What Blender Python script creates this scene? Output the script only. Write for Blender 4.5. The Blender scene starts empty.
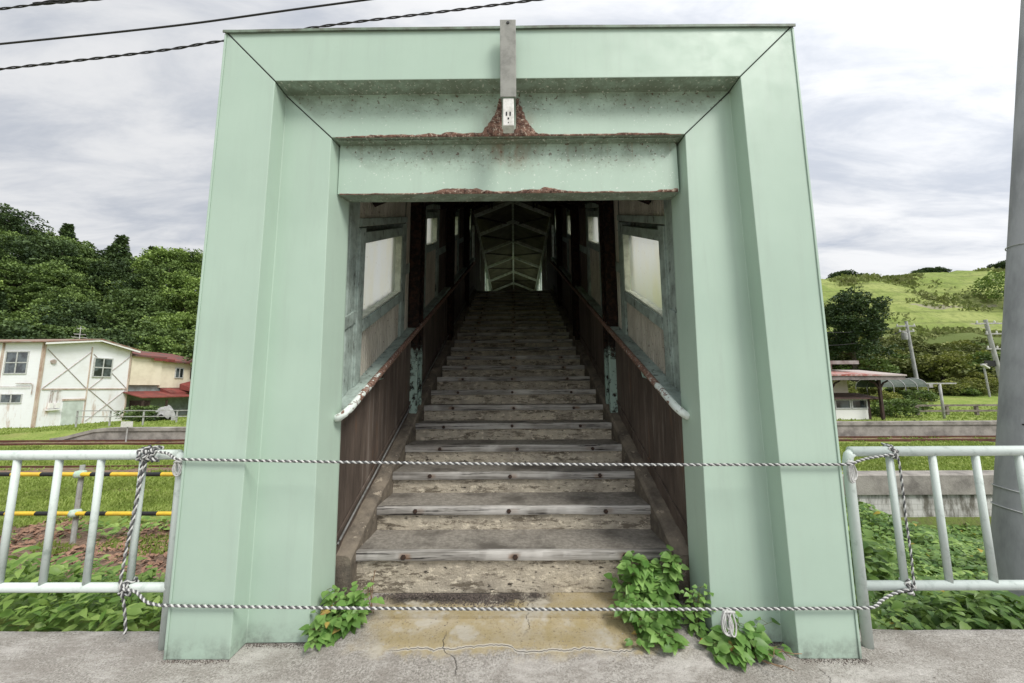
import bpy, math, random
from mathutils import Vector, Matrix, noise
R = math.radians
random.seed(7)
scene = bpy.context.scene
COL = scene.collection

# ------------------------------------------------------------------ mesh building
class MB:
    """collects faces of ONE mesh"""
    def __init__(s): s.v = []; s.f = []; s.t = []; s.tint = 0.5
    def vert(s, p): s.v.append(tuple(p)); s.t.append(s.tint); return len(s.v) - 1
    def face(s, pts): s.f.append([s.vert(p) for p in pts])
    def hexa(s, p):      # 8 points: bottom 4 (ccw), top 4
        i = [s.vert(q) for q in p]
        for a in ((3,2,1,0),(4,5,6,7),(0,1,5,4),(1,2,6,5),(2,3,7,6),(3,0,4,7)): s.f.append([i[k] for k in a])
    def box(s, x0, x1, y0, y1, z0, z1, fn=None):
        p = [(x0,y0,z0),(x1,y0,z0),(x1,y1,z0),(x0,y1,z0),(x0,y0,z1),(x1,y0,z1),(x1,y1,z1),(x0,y1,z1)]
        if fn: p = [fn(*q) for q in p]
        s.hexa(p)
    def loft(s, rings, cap=True, closed=True):
        n = len(rings[0]); idx = [[s.vert(p) for p in r] for r in rings]
        for a, b in zip(idx, idx[1:]):
            for k in range(n if closed else n-1):
                s.f.append([a[k], a[(k+1)%n], b[(k+1)%n], b[k]])
        if cap: s.f.append(idx[0][::-1]); s.f.append(idx[-1][:])
    def grid(s, nu, nv, fn):
        idx = [[s.vert(fn(u/nu, v/nv)) for u in range(nu+1)] for v in range(nv+1)]
        for v in range(nv):
            for u in range(nu): s.f.append([idx[v][u], idx[v][u+1], idx[v+1][u+1], idx[v+1][u]])
    def tube(s, path, r, n=8, cap=True, closed=False):
        path = [Vector(p) for p in path]; rs = r if isinstance(r, (list, tuple)) else [r]*len(path)
        up = None; rings = []
        for i, p in enumerate(path):
            d = (path[min(i+1, len(path)-1)] - path[max(i-1, 0)]).normalized()
            if up is None:
                up = Vector((0,0,1)) if abs(d.z) < .9 else Vector((1,0,0))
            a = (up - d*up.dot(d)).normalized(); b = d.cross(a); up = a
            rings.append([p + (a*math.cos(2*math.pi*k/n) + b*math.sin(2*math.pi*k/n))*rs[i] for k in range(n)])
        s.loft(rings, cap)
    def lathe(s, prof, c=(0,0,0), n=20, cap=True):
        s.loft([[(c[0]+r*math.cos(2*math.pi*k/n), c[1]+r*math.sin(2*math.pi*k/n), c[2]+z) for k in range(n)] for r, z in prof], cap)
    def beam(s, a, b, w, h, up=(0,0,1)):
        a = Vector(a); b = Vector(b); d = (b-a).normalized(); u = Vector(up)
        if abs(d.dot(u)) > .98: u = Vector((0,1,0))
        x = d.cross(u).normalized()*(w/2); z = x.cross(d).normalized()*(h/2)
        s.hexa([a-x-z, a+x-z, b+x-z, b-x-z, a-x+z, a+x+z, b+x+z, b-x+z])
    def leaf(s, p, d, nrm, L, W, fold=.25, droop=.3):
        p = Vector(p); d = Vector(d).normalized(); nrm = Vector(nrm); side = d.cross(nrm)
        if side.length < 1e-3: side = d.cross(Vector((1,0,.2)))
        side.normalize(); up = side.cross(d).normalized()
        rows = []
        for t, w in ((0,.04),(.22,.46),(.5,.44),(.78,.22),(1,.01)):
            c = p + d*(L*t) - up*(droop*L*t*t)
            rows.append([s.vert(c - side*W*w + up*fold*W*w), s.vert(c), s.vert(c + side*W*w + up*fold*W*w)])
        for a, b in zip(rows, rows[1:]):
            s.f.append([a[0],a[1],b[1],b[0]]); s.f.append([a[1],a[2],b[2],b[1]])

def link(name, mb, mat, parent=None, loc=None, smooth=False, bevel=0, sub=0):
    """ONE mesh object; vertices are given in the frame whose origin is loc (things) or the parent's origin"""
    me = bpy.data.meshes.new(name)
    me.from_pydata(mb.v, [], mb.f); me.update()
    at = me.attributes.new('tint', 'FLOAT', 'POINT'); at.data.foreach_set('value', mb.t)
    if mat: me.materials.append(mat)
    if smooth:
        me.polygons.foreach_set('use_smooth', [True]*len(me.polygons))
        if smooth != 'all': me.set_sharp_from_angle(angle=R(40))
    o = bpy.data.objects.new(name, me); COL.objects.link(o)
    if parent: o.parent = parent
    if loc: o.location = loc
    if bevel:
        m = o.modifiers.new('bevel', 'BEVEL'); m.width = bevel; m.segments = 2; m.limit_method = 'ANGLE'; m.angle_limit = R(40)
    return o
def tag(o, label, cat, group=None):
    o['label'] = label; o['category'] = cat
    if group: o['group'] = group
    return o
def thing(name, label, cat, loc=(0,0,0), rz=0, group=None):
    o = bpy.data.objects.new(name, None); COL.objects.link(o); o.location = loc; o.rotation_euler = (0,0,rz)
    o.empty_display_size = .2
    return tag(o, label, cat, group)
def struct(name, mb, mat, **k):
    o = link(name, mb, mat, **k); o['kind'] = 'structure'; return o
def stuff(name, mb, mat, label, cat, **k):
    o = link(name, mb, mat, **k); o['kind'] = 'stuff'; o['label'] = label; o['category'] = cat; return o
def dup(root, loc, rz=0, scale=None, label=None):
    kids = list(root.children)
    r = root.copy(); COL.objects.link(r); r.location = loc; r.rotation_euler = (0,0,rz)
    if scale: r.scale = scale
    if label: r['label'] = label
    for ch in kids:
        c = ch.copy(); COL.objects.link(c); c.parent = r
        for g in ch.children:
            d = g.copy(); COL.objects.link(d); d.parent = c
    return r
def fbm(x, y=0, z=0, o=4): return noise.fractal((x,y,z), 1.0, 2.0, o)

# ------------------------------------------------------------------ materials
class NT:
    def __init__(s, name):
        s.m = bpy.data.materials.new(name); s.m.use_nodes = True; s.t = s.m.node_tree; s.n = s.t.nodes
        s.bsdf = s.n['Principled BSDF']; s.out = s.n['Material Output']; s.tc = None; s.world = False
    def new(s, kind): return s.n.new(kind)
    def set(s, sock, v):
        if isinstance(v, bpy.types.NodeSocket): s.t.links.new(v, sock)
        else:
            if isinstance(v, tuple) and len(v) == 3 and sock.type == 'RGBA': v = (*v, 1)
            sock.default_value = v
    def co(s, scale=(1,1,1), which='Object'):
        if s.world and which == 'Object': s.geo = s.new('ShaderNodeNewGeometry')
        elif not s.tc: s.tc = s.new('ShaderNodeTexCoord')
        m = s.new('ShaderNodeMapping'); s.t.links.new(s.geo.outputs['Position'] if s.world and which == 'Object' else s.tc.outputs[which], m.inputs['Vector']); m.inputs['Scale'].default_value = scale
        return m.outputs[0]
    def noise(s, scale, detail=5, rough=.6, vec=None, stretch=None, dist=0):
        n = s.new('ShaderNodeTexNoise'); n.inputs['Scale'].default_value = scale; n.inputs['Detail'].default_value = detail
        n.inputs['Roughness'].default_value = rough; n.inputs['Distortion'].default_value = dist
        s.t.links.new(vec if vec else s.co(stretch or (1,1,1)), n.inputs['Vector']); return n.outputs['Fac']
    def voro(s, scale, feature='F1', stretch=(1,1,1), out='Distance'):
        n = s.new('ShaderNodeTexVoronoi'); n.feature = feature; n.inputs['Scale'].default_value = scale
        s.t.links.new(s.co(stretch), n.inputs['Vector']); return n.outputs[out]
    def ramp(s, fac, lo, hi, a=0., b=1., smooth=True):
        n = s.new('ShaderNodeMapRange'); n.interpolation_type = 'SMOOTHSTEP' if smooth else 'LINEAR'
        s.set(n.inputs[0], fac); s.set(n.inputs[1], lo); s.set(n.inputs[2], hi); s.set(n.inputs[3], a); s.set(n.inputs[4], b); return n.outputs[0]
    def mix(s, fac, a, b, mode='MIX'):
        n = s.new('ShaderNodeMix'); n.data_type = 'RGBA'; n.blend_type = mode
        s.set(n.inputs['Factor'], fac); s.set(n.inputs[6], a); s.set(n.inputs[7], b); return n.outputs[2]
    def math(s, op, a, b=0., clamp=False):
        n = s.new('ShaderNodeMath'); n.operation = op; n.use_clamp = clamp; s.set(n.inputs[0], a); s.set(n.inputs[1], b); return n.outputs[0]
    def xyz(s, which='Object'):
        n = s.new('ShaderNodeSeparateXYZ'); s.t.links.new(s.co(which=which), n.inputs[0]); return n.outputs
    def attr(s, name='tint'):
        n = s.new('ShaderNodeAttribute'); n.attribute_name = name; return n.outputs['Fac']
    def rand(s):
        n = s.new('ShaderNodeObjectInfo'); return n.outputs['Random']
    def bump(s, h, strength=.3, dist=.01):
        n = s.new('ShaderNodeBump'); n.inputs['Strength'].default_value = strength; n.inputs['Distance'].default_value = dist
        s.set(n.inputs['Height'], h); s.t.links.new(n.outputs[0], s.bsdf.inputs['Normal']); return n.outputs[0]
    def done(s, color, rough=.7, metal=0., spec=None):
        s.set(s.bsdf.inputs['Base Color'], color); s.set(s.bsdf.inputs['Roughness'], rough); s.set(s.bsdf.inputs['Metallic'], metal)
        if spec is not None: s.set(s.bsdf.inputs['Specular IOR Level'], spec)
        return s.m

def simple(name, base, dark=None, scale=6, rough=.7, bump=.15, bscale=40, lo=.35, hi=.7, stretch=None, metal=0, dist=.004, spec=.35):
    t = NT(name); c = base
    if dark: c = t.mix(t.ramp(t.noise(scale, 6, .65, stretch=stretch), lo, hi), base, dark)
    if bump: t.bump(t.noise(bscale, 5, .6, stretch=stretch), bump, dist)
    return t.done(c, rough, metal, spec)

DEPTH_SHADE = .0  # strength of the interior shade painted into base colours, switched off
RUST = (.085,.032,.016)
def m_portal():
    t = NT('pale_green_paint'); X, Y, Z = t.xyz()
    c = t.mix(t.ramp(t.noise(1.3, 4, .55), .3, .75), (.412,.530,.434), (.372,.486,.396))
    c = t.mix(t.ramp(t.noise(9, 6, .7, stretch=(1,1,.10)), .45, .8, 0, .5), c, (.35,.43,.36))          # faint run marks
    c = t.mix(t.ramp(t.noise(55, 3, .6), .66, .74, 0, .2), c, (.30,.36,.30))
    foot = t.math('MULTIPLY', t.ramp(Z, .16, .0), t.ramp(t.noise(7, 6, .75), .38, .7))
    c = t.mix(t.math('MULTIPLY', foot, .75), c, (.12,.125,.11))                                              # splash grime at the foot
    low = t.math('MULTIPLY', t.ramp(Z, 1.0, .1), t.ramp(t.noise(4, 6, .7), .4, .75)); c = t.mix(t.math('MULTIPLY', low, .14), c, (.33,.42,.35))
    # weeping and blistering below the ledges of the beam
    sp = t.ramp(t.noise(38, 4, .6), .57, .66)
    band = t.math('MAXIMUM', t.math('MULTIPLY', t.ramp(Z, 3.30, 3.54), t.ramp(Z, 3.57, 3.555)), t.math('MULTIPLY', t.ramp(Z, 2.96, 3.2), t.ramp(Z, 3.24, 3.233)))
    band = t.math('MULTIPLY', t.math('MULTIPLY', band, t.ramp(Y, .05, .1)), t.ramp(t.math('SUBTRACT', t.math('ABSOLUTE', X), t.math('MULTIPLY', t.math('SUBTRACT', Z, 3.235), 1.04)), 1.235, 1.205))
    dirt = t.math('MULTIPLY', band, t.ramp(t.noise(5, 5, .7), .3, .65)); c = t.mix(t.math('MULTIPLY', dirt, .72), c, (.15,.185,.13))
    c = t.mix(t.math('MULTIPLY', t.math('MULTIPLY', sp, band), .85), c, RUST)
    pit = t.math('MULTIPLY', t.ramp(t.noise(60, 2, .5), .68, .72), t.math('MULTIPLY', t.math('MULTIPLY', t.ramp(Z, 2.8, 2.9), t.ramp(Y, .05, .1)), t.ramp(t.math('ABSOLUTE', X), 1.22, 1.15)))
    c = t.mix(t.math('MULTIPLY', pit, .55), c, (.72,.74,.68))
    edge = t.ramp(t.noise(14, 6, .7), .62, .72); c = t.mix(t.math('MULTIPLY', edge, t.ramp(t.noise(1.1,2,.5), .62, .7)), c, (.30,.36,.29))
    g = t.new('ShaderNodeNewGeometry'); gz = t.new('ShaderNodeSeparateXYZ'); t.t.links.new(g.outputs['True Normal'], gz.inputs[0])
    sx = t.math('ABSOLUTE', t.math('ADD', t.math('ADD', X, .015), t.ramp(t.noise(9, 5, .7), 0, 1, -.06, .06, False)))
    stn = t.math('MULTIPLY', t.math('MULTIPLY', t.ramp(sx, .27, .06), t.ramp(Z, 3.52, 3.28)), t.math('MULTIPLY', t.ramp(Z, 2.95, 3.25, 0, 1), t.ramp(t.noise(16, 6, .75, stretch=(1,1,.3)), .36, .62)))
    c = t.mix(t.math('MULTIPLY', stn, t.math('MULTIPLY', t.ramp(Y, .05, .1), .6)), c, (.24,.135,.075))
    drip = t.math('MULTIPLY', t.math('MULTIPLY', t.ramp(t.noise(24, 4, .7, stretch=(1,1,.04)), .56, .68), t.ramp(Z, 2.99, 3.225)), t.math('MULTIPLY', t.ramp(Z, 3.24, 3.23), t.ramp(Y, .17, .2)))
    c = t.mix(t.math('MULTIPLY', drip, .4), c, (.27,.19,.12))
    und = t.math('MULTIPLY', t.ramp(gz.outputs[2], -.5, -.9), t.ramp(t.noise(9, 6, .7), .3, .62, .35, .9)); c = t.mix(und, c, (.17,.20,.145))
    c = t.mix(t.math('MULTIPLY', t.ramp(gz.outputs[2], -.5, -.9), t.ramp(t.noise(50, 4, .6), .6, .66)), c, (.62,.62,.54))
    t.bump(t.math('ADD', t.noise(2.2, 3, .5), t.math('MULTIPLY', t.noise(120, 2, .5), .04)), .12, .03)
    return t.done(c, t.ramp(t.noise(6,4), .3, .8, .42, .62), 0, .4)
def m_rust():
    t = NT('flaking_rust'); n = t.noise(34, 6, .75)
    c = t.mix(t.ramp(n, .35, .6), (.06,.034,.027), (.26,.15,.11)); c = t.mix(t.ramp(t.noise(48, 5, .7), .54, .60), c, (.52,.43,.34)); c = t.mix(t.ramp(t.noise(24, 5, .7), .56, .64), c, (.09,.05,.04))
    t.bump(t.noise(70, 6, .7), .9, .012); return t.done(c, .9, 0, .2)
def m_apron():
    t = NT('weathered_concrete'); X, Y, Z = t.xyz()
    g = t.noise(85, 6, .85); c = t.mix(t.ramp(g, .36, .64), (.17,.155,.135), (.53,.50,.455))
    c = t.mix(t.ramp(t.noise(3.5, 8, .78), .42, .64, 0, .8), c, (.27,.245,.215)); c = t.mix(t.ramp(t.noise(1.6, 8, .78, stretch=(1,2.2,1)), .47, .66, 0, .7), c, (.60,.57,.53))
    c = t.mix(t.ramp(t.noise(260, 3, .6), .58, .66, 0, .8), c, (.10,.09,.08))
    # the worn yellowish screed in front of the bottom step
    w = t.math('MULTIPLY', t.math('MULTIPLY', t.ramp(t.math('ABSOLUTE', t.math('ADD', X, t.ramp(t.noise(5,4), 0, 1, -.25, .25, False))), 1.0, .72), t.ramp(t.math('ADD', Y, t.ramp(t.noise(6, 5, .7), 0, 1, -.16, .16, False)), -.03, .05)), t.ramp(Y, .6, .5))
    ye = t.mix(t.ramp(t.noise(7, 6, .7), .35, .68), (.37,.30,.16), (.42,.36,.25)); ye = t.mix(t.ramp(t.noise(80, 5, .75), .56, .66), ye, (.17,.13,.08)); gr = t.math('MULTIPLY', t.ramp(t.math('ADD', Y, t.ramp(t.noise(5, 6, .75), 0, 1, -.14, .14, False)), .36, .42), t.ramp(t.math('ABSOLUTE', t.math('ADD', X, .3)), .62, .45)); ye = t.mix(gr, ye, (.075,.065,.056))
    ye = t.mix(t.ramp(t.noise(3, 4, .7), .52, .64), ye, (.46,.42,.34))
    c = t.mix(w, c, ye)
    # cracks
    def crack(coord, other, off, amp, sc, wd):
        n = t.new('ShaderNodeTexNoise'); n.noise_dimensions = '1D'; n.inputs['Scale'].default_value = sc; n.inputs['Detail'].default_value = 6; n.inputs['Roughness'].default_value = .6
        t.set(n.inputs['W'], other)
        d = t.math('ABSOLUTE', t.math('SUBTRACT', t.math('ADD', coord, t.ramp(n.outputs['Fac'], 0, 1, -amp, amp, False)), off))
        return t.ramp(d, wd, wd*.35), t.ramp(d, wd*4, wd)
    k1, h1 = crack(Y, X, .035, .09, 2.6, .0036); k2, h2 = crack(X, Y, -.36, .2, 2.2, .0035); k3, h3 = crack(X, Y, .12, .25, 3.1, .0025); k4, h4 = crack(X, Y, 1.55, .3, 2.6, .003)
    inx = t.ramp(t.math('ABSOLUTE', X), .75, .6); iny = t.math('MULTIPLY', t.ramp(Y, -.14, -.1), t.ramp(Y, .16, .1))
    k = t.math('MAXIMUM', t.math('MULTIPLY', k1, inx), t.math('MAXIMUM', t.math('MULTIPLY', k2, iny), t.math('MAXIMUM', t.math('MULTIPLY', k3, t.ramp(Y, .1, .2)), t.math('MULTIPLY', k4, t.ramp(Y, -.05, -.1)))))
    hl = t.math('MULTIPLY', h1, inx)
    c = t.mix(t.math('MULTIPLY', hl, .75), c, (.62,.59,.53)); c = t.mix(t.math('MULTIPLY', k, .8), c, (.05,.042,.034))
    h = t.math('SUBTRACT', t.math('ADD', t.math('MULTIPLY', g, .6), t.noise(40, 5, .7)), t.math('MULTIPLY', k, 1.5)); t.bump(h, .8, .012)
    return t.done(c, .92, 0, .2)
def m_stairconc():
    t = NT('pitted_stair_concrete'); t.world = True; X, Y, Z = t.xyz()
    c = t.mix(t.ramp(t.noise(5, 6, .7), .35, .65), (.53,.47,.365), (.38,.335,.265))
    c = t.mix(t.ramp(t.noise(7, 8, .78, stretch=(.5,1,2.2)), .51, .59), c, (.18,.153,.115))
    c = t.mix(t.ramp(t.noise(16, 7, .75, stretch=(.7,1,1.6)), .55, .60), c, (.66,.59,.46))
    c = t.mix(t.ramp(t.noise(26, 6, .7, stretch=(.6,1,1.5)), .58, .66), c, (.06,.052,.042))
    n = t.new('ShaderNodeNewGeometry'); nz = t.new('ShaderNodeSeparateXYZ'); t.t.links.new(n.outputs['Normal'], nz.inputs[0])
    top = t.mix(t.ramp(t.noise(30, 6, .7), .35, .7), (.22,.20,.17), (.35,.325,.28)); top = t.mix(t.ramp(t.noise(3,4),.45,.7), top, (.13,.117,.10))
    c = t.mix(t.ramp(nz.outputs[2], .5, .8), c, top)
    wp = t.new('ShaderNodeSeparateXYZ'); t.t.links.new(n.outputs['Position'], wp.inputs[0])
    c = t.mix(t.ramp(wp.outputs[1], .5, 4.2, 0, DEPTH_SHADE), c, (.022,.018,.014), )                                    # painted shade deepening up the flight, currently off
    t.bump(t.math('ADD', t.noise(14, 7, .75), t.math('MULTIPLY', t.noise(90, 4, .7), .35)), .9, .02); return t.done(c, .95, 0, .15)
def m_curb():
    t = NT('crumbling_curb_concrete'); c = t.mix(t.ramp(t.noise(6, 7, .72), .35, .68), (.23,.195,.15), (.11,.095,.078))
    c = t.mix(t.ramp(t.noise(11, 6, .7), .6, .66), c, (.36,.31,.24))
    Y = t.xyz()[1]; c = t.mix(t.ramp(Y, 1.0, 4.2, 0, DEPTH_SHADE), c, (.02,.017,.014))
    t.bump(t.noise(18, 7, .75), .9, .02); return t.done(c, .95, 0, .15)
def m_nosing():
    t = NT('weathered_nosing_wood'); t.world = True; g = t.noise(22, 6, .7, stretch=(.06,1,1.5))
    c = t.mix(t.ramp(g, .35, .65), (.43,.41,.375), (.17,.158,.14)); c = t.mix(t.ramp(t.noise(60, 4, .6, stretch=(.03,1,1)), .56, .63), c, (.035,.031,.028))
    c = t.mix(t.ramp(t.noise(1.7, 4), .5, .7, 0, .7), c, (.56,.54,.50))
    X = t.xyz()[0]; t.world = False; OZ = t.xyz()[2]; t.world = True; zf = t.ramp(t.math('ABSOLUTE', t.math('ADD', OZ, .036)), .03, .006)
    st = None
    for bx in (-.75, 0, .77):
        m = t.ramp(t.math('ABSOLUTE', t.math('SUBTRACT', t.math('ADD', X, t.ramp(t.noise(11,4), 0, 1, -.05, .05, False)), bx)), .055, .01)
        st = m if st is None else t.math('MAXIMUM', st, m)
    c = t.mix(t.math('MULTIPLY', t.math('MULTIPLY', st, zf), t.ramp(t.rand(), .2, .8, .15, .75)), c, (.19,.10,.05))
    n = t.new('ShaderNodeNewGeometry'); wp = t.new('ShaderNodeSeparateXYZ'); t.t.links.new(n.outputs['Position'], wp.inputs[0])
    c = t.mix(t.ramp(wp.outputs[1], .6, 4.0, 0, DEPTH_SHADE), c, (.03,.026,.022))
    t.bump(g, .6, .008); return t.done(c, .9, 0, .2)
def m_brownwall():
    t = NT('dark_brown_wall_board'); c = t.mix(t.ramp(t.noise(3, 6, .7, stretch=(1,1,.25)), .35, .7), (.13,.10,.08), (.06,.046,.037))
    c = t.mix(t.ramp(t.noise(14, 6, .75, stretch=(1,1,.05)), .53, .68, 0, .8), c, (.24,.205,.175))
    c = t.mix(t.ramp(t.noise(6, 5, .7, stretch=(1,1,.15)), .60, .68, 0, .6), c, (.15,.085,.05))
    Y = t.xyz()[1]; c = t.mix(t.ramp(Y, 1.5, 5, 0, DEPTH_SHADE), c, (.02,.012,.009))
    t.bump(t.noise(40, 5, .7, stretch=(1,1,.1)), .4, .006); return t.done(c, .75, 0, .3)
def m_panel():
    t = NT('stained_ribbed_panel'); c = t.mix(t.ramp(t.noise(5, 6, .7, stretch=(1,1,.3)), .3, .7), (.60,.58,.49), (.37,.345,.285))
    Y = t.xyz()[1]; c = t.mix(t.ramp(Y, 1.4, 3.5, 0, DEPTH_SHADE), c, (.035,.028,.022))
    c = t.mix(t.ramp(t.noise(40, 5, .7), .6, .7), c, (.07,.05,.035)); t.bump(t.noise(50, 4, .6), .3, .005); return t.done(c, .85, 0, .2)
def m_frame():
    t = NT('greygreen_frame_paint'); c = t.mix(t.ramp(t.noise(7, 6, .7), .35, .7), (.36,.44,.395), (.20,.24,.21))
    c = t.mix(t.ramp(t.noise(20, 6, .75, stretch=(1,1,.2)), .57, .66), c, (.035,.032,.026)); c = t.mix(t.ramp(t.noise(33, 5, .7), .66, .7), c, (.42,.46,.42))
    Y = t.xyz()[1]; c = t.mix(t.ramp(Y, 1.3, 4.0, 0, DEPTH_SHADE), c, (.02,.019,.016))
    t.bump(t.noise(30, 6, .7), .4, .006); return t.done(c, .75, 0, .3)
def m_handrail():
    t = NT('chipped_white_handrail'); Y = t.xyz()[1]
    thr = t.ramp(Y, .2, 1.0, .60, .33, False)
    rusty = t.ramp(t.math('SUBTRACT', t.noise(17, 6, .7), thr), -.02, .03)
    rc = t.mix(t.ramp(t.noise(40, 5, .7), .4, .65), (.13,.075,.055), (.30,.175,.125))
    c = t.mix(rusty, (.66,.72,.67), rc); c = t.mix(t.math('MULTIPLY', t.ramp(t.noise(60,3),.58,.66), rusty), c, (.45,.40,.36))
    t.bump(t.math('ADD', t.math('MULTIPLY', rusty, -.3), t.noise(50,5,.7)), .6, .008); return t.done(c, .65, 0, .3)
def m_column():
    t = NT('flaking_column_paint'); X, Y, Z = t.xyz()
    low = t.ramp(t.math('ADD', Z, t.ramp(t.noise(13, 5, .7), 0, 1, -.3, .3, False)), 2.0, 1.8)
    rc = t.mix(t.ramp(t.noise(25, 5, .7), .42, .62), (.010,.008,.007), (.045,.024,.016))
    c = t.mix(t.math('MULTIPLY', low, t.ramp(t.noise(12, 6, .7), .62, .5)), rc, (.34,.46,.40)); t.bump(t.noise(40, 6, .7), .7, .01); return t.done(c, .85, 0, .2)
def m_pane():
    t = NT('yellowed_frosted_pane'); n = t.noise(5, 6, .7, stretch=(1,1,.35))
    c = t.mix(t.ramp(n, .35, .75), (1.0,1.0,.955), (.99,.97,.86)); c = t.mix(t.ramp(t.noise(45, 3, .6), .66, .72), c, (.6,.52,.38))
    tr = t.new('ShaderNodeBsdfTranslucent'); t.set(tr.inputs[0], c)
    rf = t.new('ShaderNodeBsdfRefraction'); t.set(rf.inputs[0], c); rf.inputs['Roughness'].default_value = .7; rf.inputs['IOR'].default_value = 1.08
    mx = t.new('ShaderNodeMixShader'); mx.inputs[0].default_value = .9; t.t.links.new(tr.outputs[0], mx.inputs[1]); t.t.links.new(rf.outputs[0], mx.inputs[2])
    t.t.links.new(mx.outputs[0], t.out.inputs[0]); return t.m
def m_thinpane():
    t = NT('thin_dusty_pane'); a = t.new('ShaderNodeBsdfTransparent'); a.inputs[0].default_value = (.93,.97,.94,1); b = t.new('ShaderNodeBsdfTranslucent'); b.inputs[0].default_value = (.85,.88,.84,1)
    mx = t.new('ShaderNodeMixShader'); t.set(mx.inputs[0], t.ramp(t.noise(3, 5, .7), .3, .7, .15, .55)); t.t.links.new(a.outputs[0], mx.inputs[1]); t.t.links.new(b.outputs[0], mx.inputs[2]); t.t.links.new(mx.outputs[0], t.out.inputs[0]); return t.m
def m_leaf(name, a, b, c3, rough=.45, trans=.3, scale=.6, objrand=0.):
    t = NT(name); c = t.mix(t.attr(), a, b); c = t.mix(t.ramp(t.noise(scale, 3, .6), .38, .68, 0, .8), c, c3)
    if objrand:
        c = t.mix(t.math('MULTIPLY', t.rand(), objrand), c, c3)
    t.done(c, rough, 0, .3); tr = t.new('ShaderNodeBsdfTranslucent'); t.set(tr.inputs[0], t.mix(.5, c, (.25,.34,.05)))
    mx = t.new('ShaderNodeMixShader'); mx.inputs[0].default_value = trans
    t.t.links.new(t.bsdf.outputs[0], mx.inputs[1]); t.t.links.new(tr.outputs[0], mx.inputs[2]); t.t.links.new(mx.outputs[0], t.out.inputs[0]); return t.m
def m_ground():
    t = NT('meadow_ground')
    g = t.mix(t.ramp(t.noise(.9, 6, .7), .35, .68), (.19,.265,.055), (.30,.345,.10)); g = t.mix(t.ramp(t.noise(14, 5, .7), .5, .66, 0, .65), g, (.075,.105,.025))
    g = t.mix(t.ramp(t.noise(.25, 5, .7), .55, .7, 0, .6), g, (.24,.235,.085))
    d = t.mix(t.ramp(t.noise(9, 7, .75), .38, .64), (.30,.215,.16), (.14,.09,.065)); d = t.mix(t.ramp(t.noise(30, 5, .7), .6, .68), d, (.34,.28,.21))
    dm = t.ramp(t.math('ADD', t.attr('dirt'), t.ramp(t.noise(2.2, 6, .75), 0, 1, -.55, .55, False)), .42, .6)
    c = t.mix(dm, g, d)
    hl = t.mix(t.ramp(t.noise(.06, 7, .7, stretch=(1,1,2)), .38, .62), (.185,.24,.062), (.285,.32,.11)); hl = t.mix(t.ramp(t.noise(.9, 5, .75), .46, .62, 0, .5), hl, (.10,.13,.04)); wv = t.new('ShaderNodeTexWave'); wv.bands_direction = 'Z'; wv.inputs['Scale'].default_value = .09; wv.inputs['Distortion'].default_value = 2.2; wv.inputs['Detail'].default_value = 3; wv.inputs['Detail Scale'].default_value = .25; t.t.links.new(t.co((.12,.12,1)), wv.inputs['Vector']); hl = t.mix(t.ramp(wv.outputs['Fac'], .93, .985, 0, .35), hl, (.085,.10,.04))
    hl = t.mix(t.ramp(t.noise(.045, 6, .72, stretch=(.7,1.2,3.5)), .585, .625, 0, .7), hl, (.27,.235,.20))
    c = t.mix(t.attr('hill'), c, hl); c = t.mix(t.attr('scrub'), c, (.10,.13,.04))
    t.bump(t.noise(12, 6, .75), .8, .06); return t.done(c, .95, 0, .1)
# ------------------------------------------------------------------ materials in use
PAINT = m_portal(); RUSTM = m_rust(); APRON = m_apron(); SCONC = m_stairconc(); CURB = m_curb(); NOSE = m_nosing()
BROWN = m_brownwall(); PANEL = m_panel(); FRAME = m_frame(); RAILP = m_handrail(); COLM = m_column(); PANE = m_pane(); PANE2 = m_thinpane(); GROUND = m_ground()
BOLT = simple('rusty_bolt', (.022,.017,.015), (.06,.032,.02), 80, .8, .3, 200)
DARKGAP = simple('dark_seam', (.03,.033,.028), None, rough=.9, bump=0)
DUCTM = simple('dull_grey_duct', (.31,.31,.28), (.20,.20,.18), 12, .55, .1, 60)
WHITEP = simple('old_white_plastic', (.72,.71,.67), (.5,.49,.44), 20, .4, 0)
BLACK = simple('black_plastic', (.012,.012,.012), None, rough=.5, bump=0)
GALV = simple('pale_railing_paint', (.58,.64,.60), (.36,.42,.38), 14, .5, .25, 60, .5, .78)
ROPEW = simple('white_rope_strand', (.60,.60,.575), (.42,.42,.40), 60, .85, .5, 500, metal=0, dist=.002)
ROPEB = simple('black_rope_strand', (.055,.055,.056), (.14,.14,.14), 60, .8, .5, 500, dist=.002)
CEILB = simple('olive_ceiling_board', (.185,.175,.125), (.10,.092,.065), 3, .85, .2, 30)
STEELD = simple('old_grey_roof_steel', (.66,.71,.63), (.42,.44,.38), 9, .7, .2, 40)
CABLE = simple('grey_cable', (.22,.22,.21), (.12,.12,.11), 20, .6, .1)
ROOFM = simple('weathered_green_roof_sheet', (.20,.27,.23), (.14,.15,.12), 2, .6, .1, 20)

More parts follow.
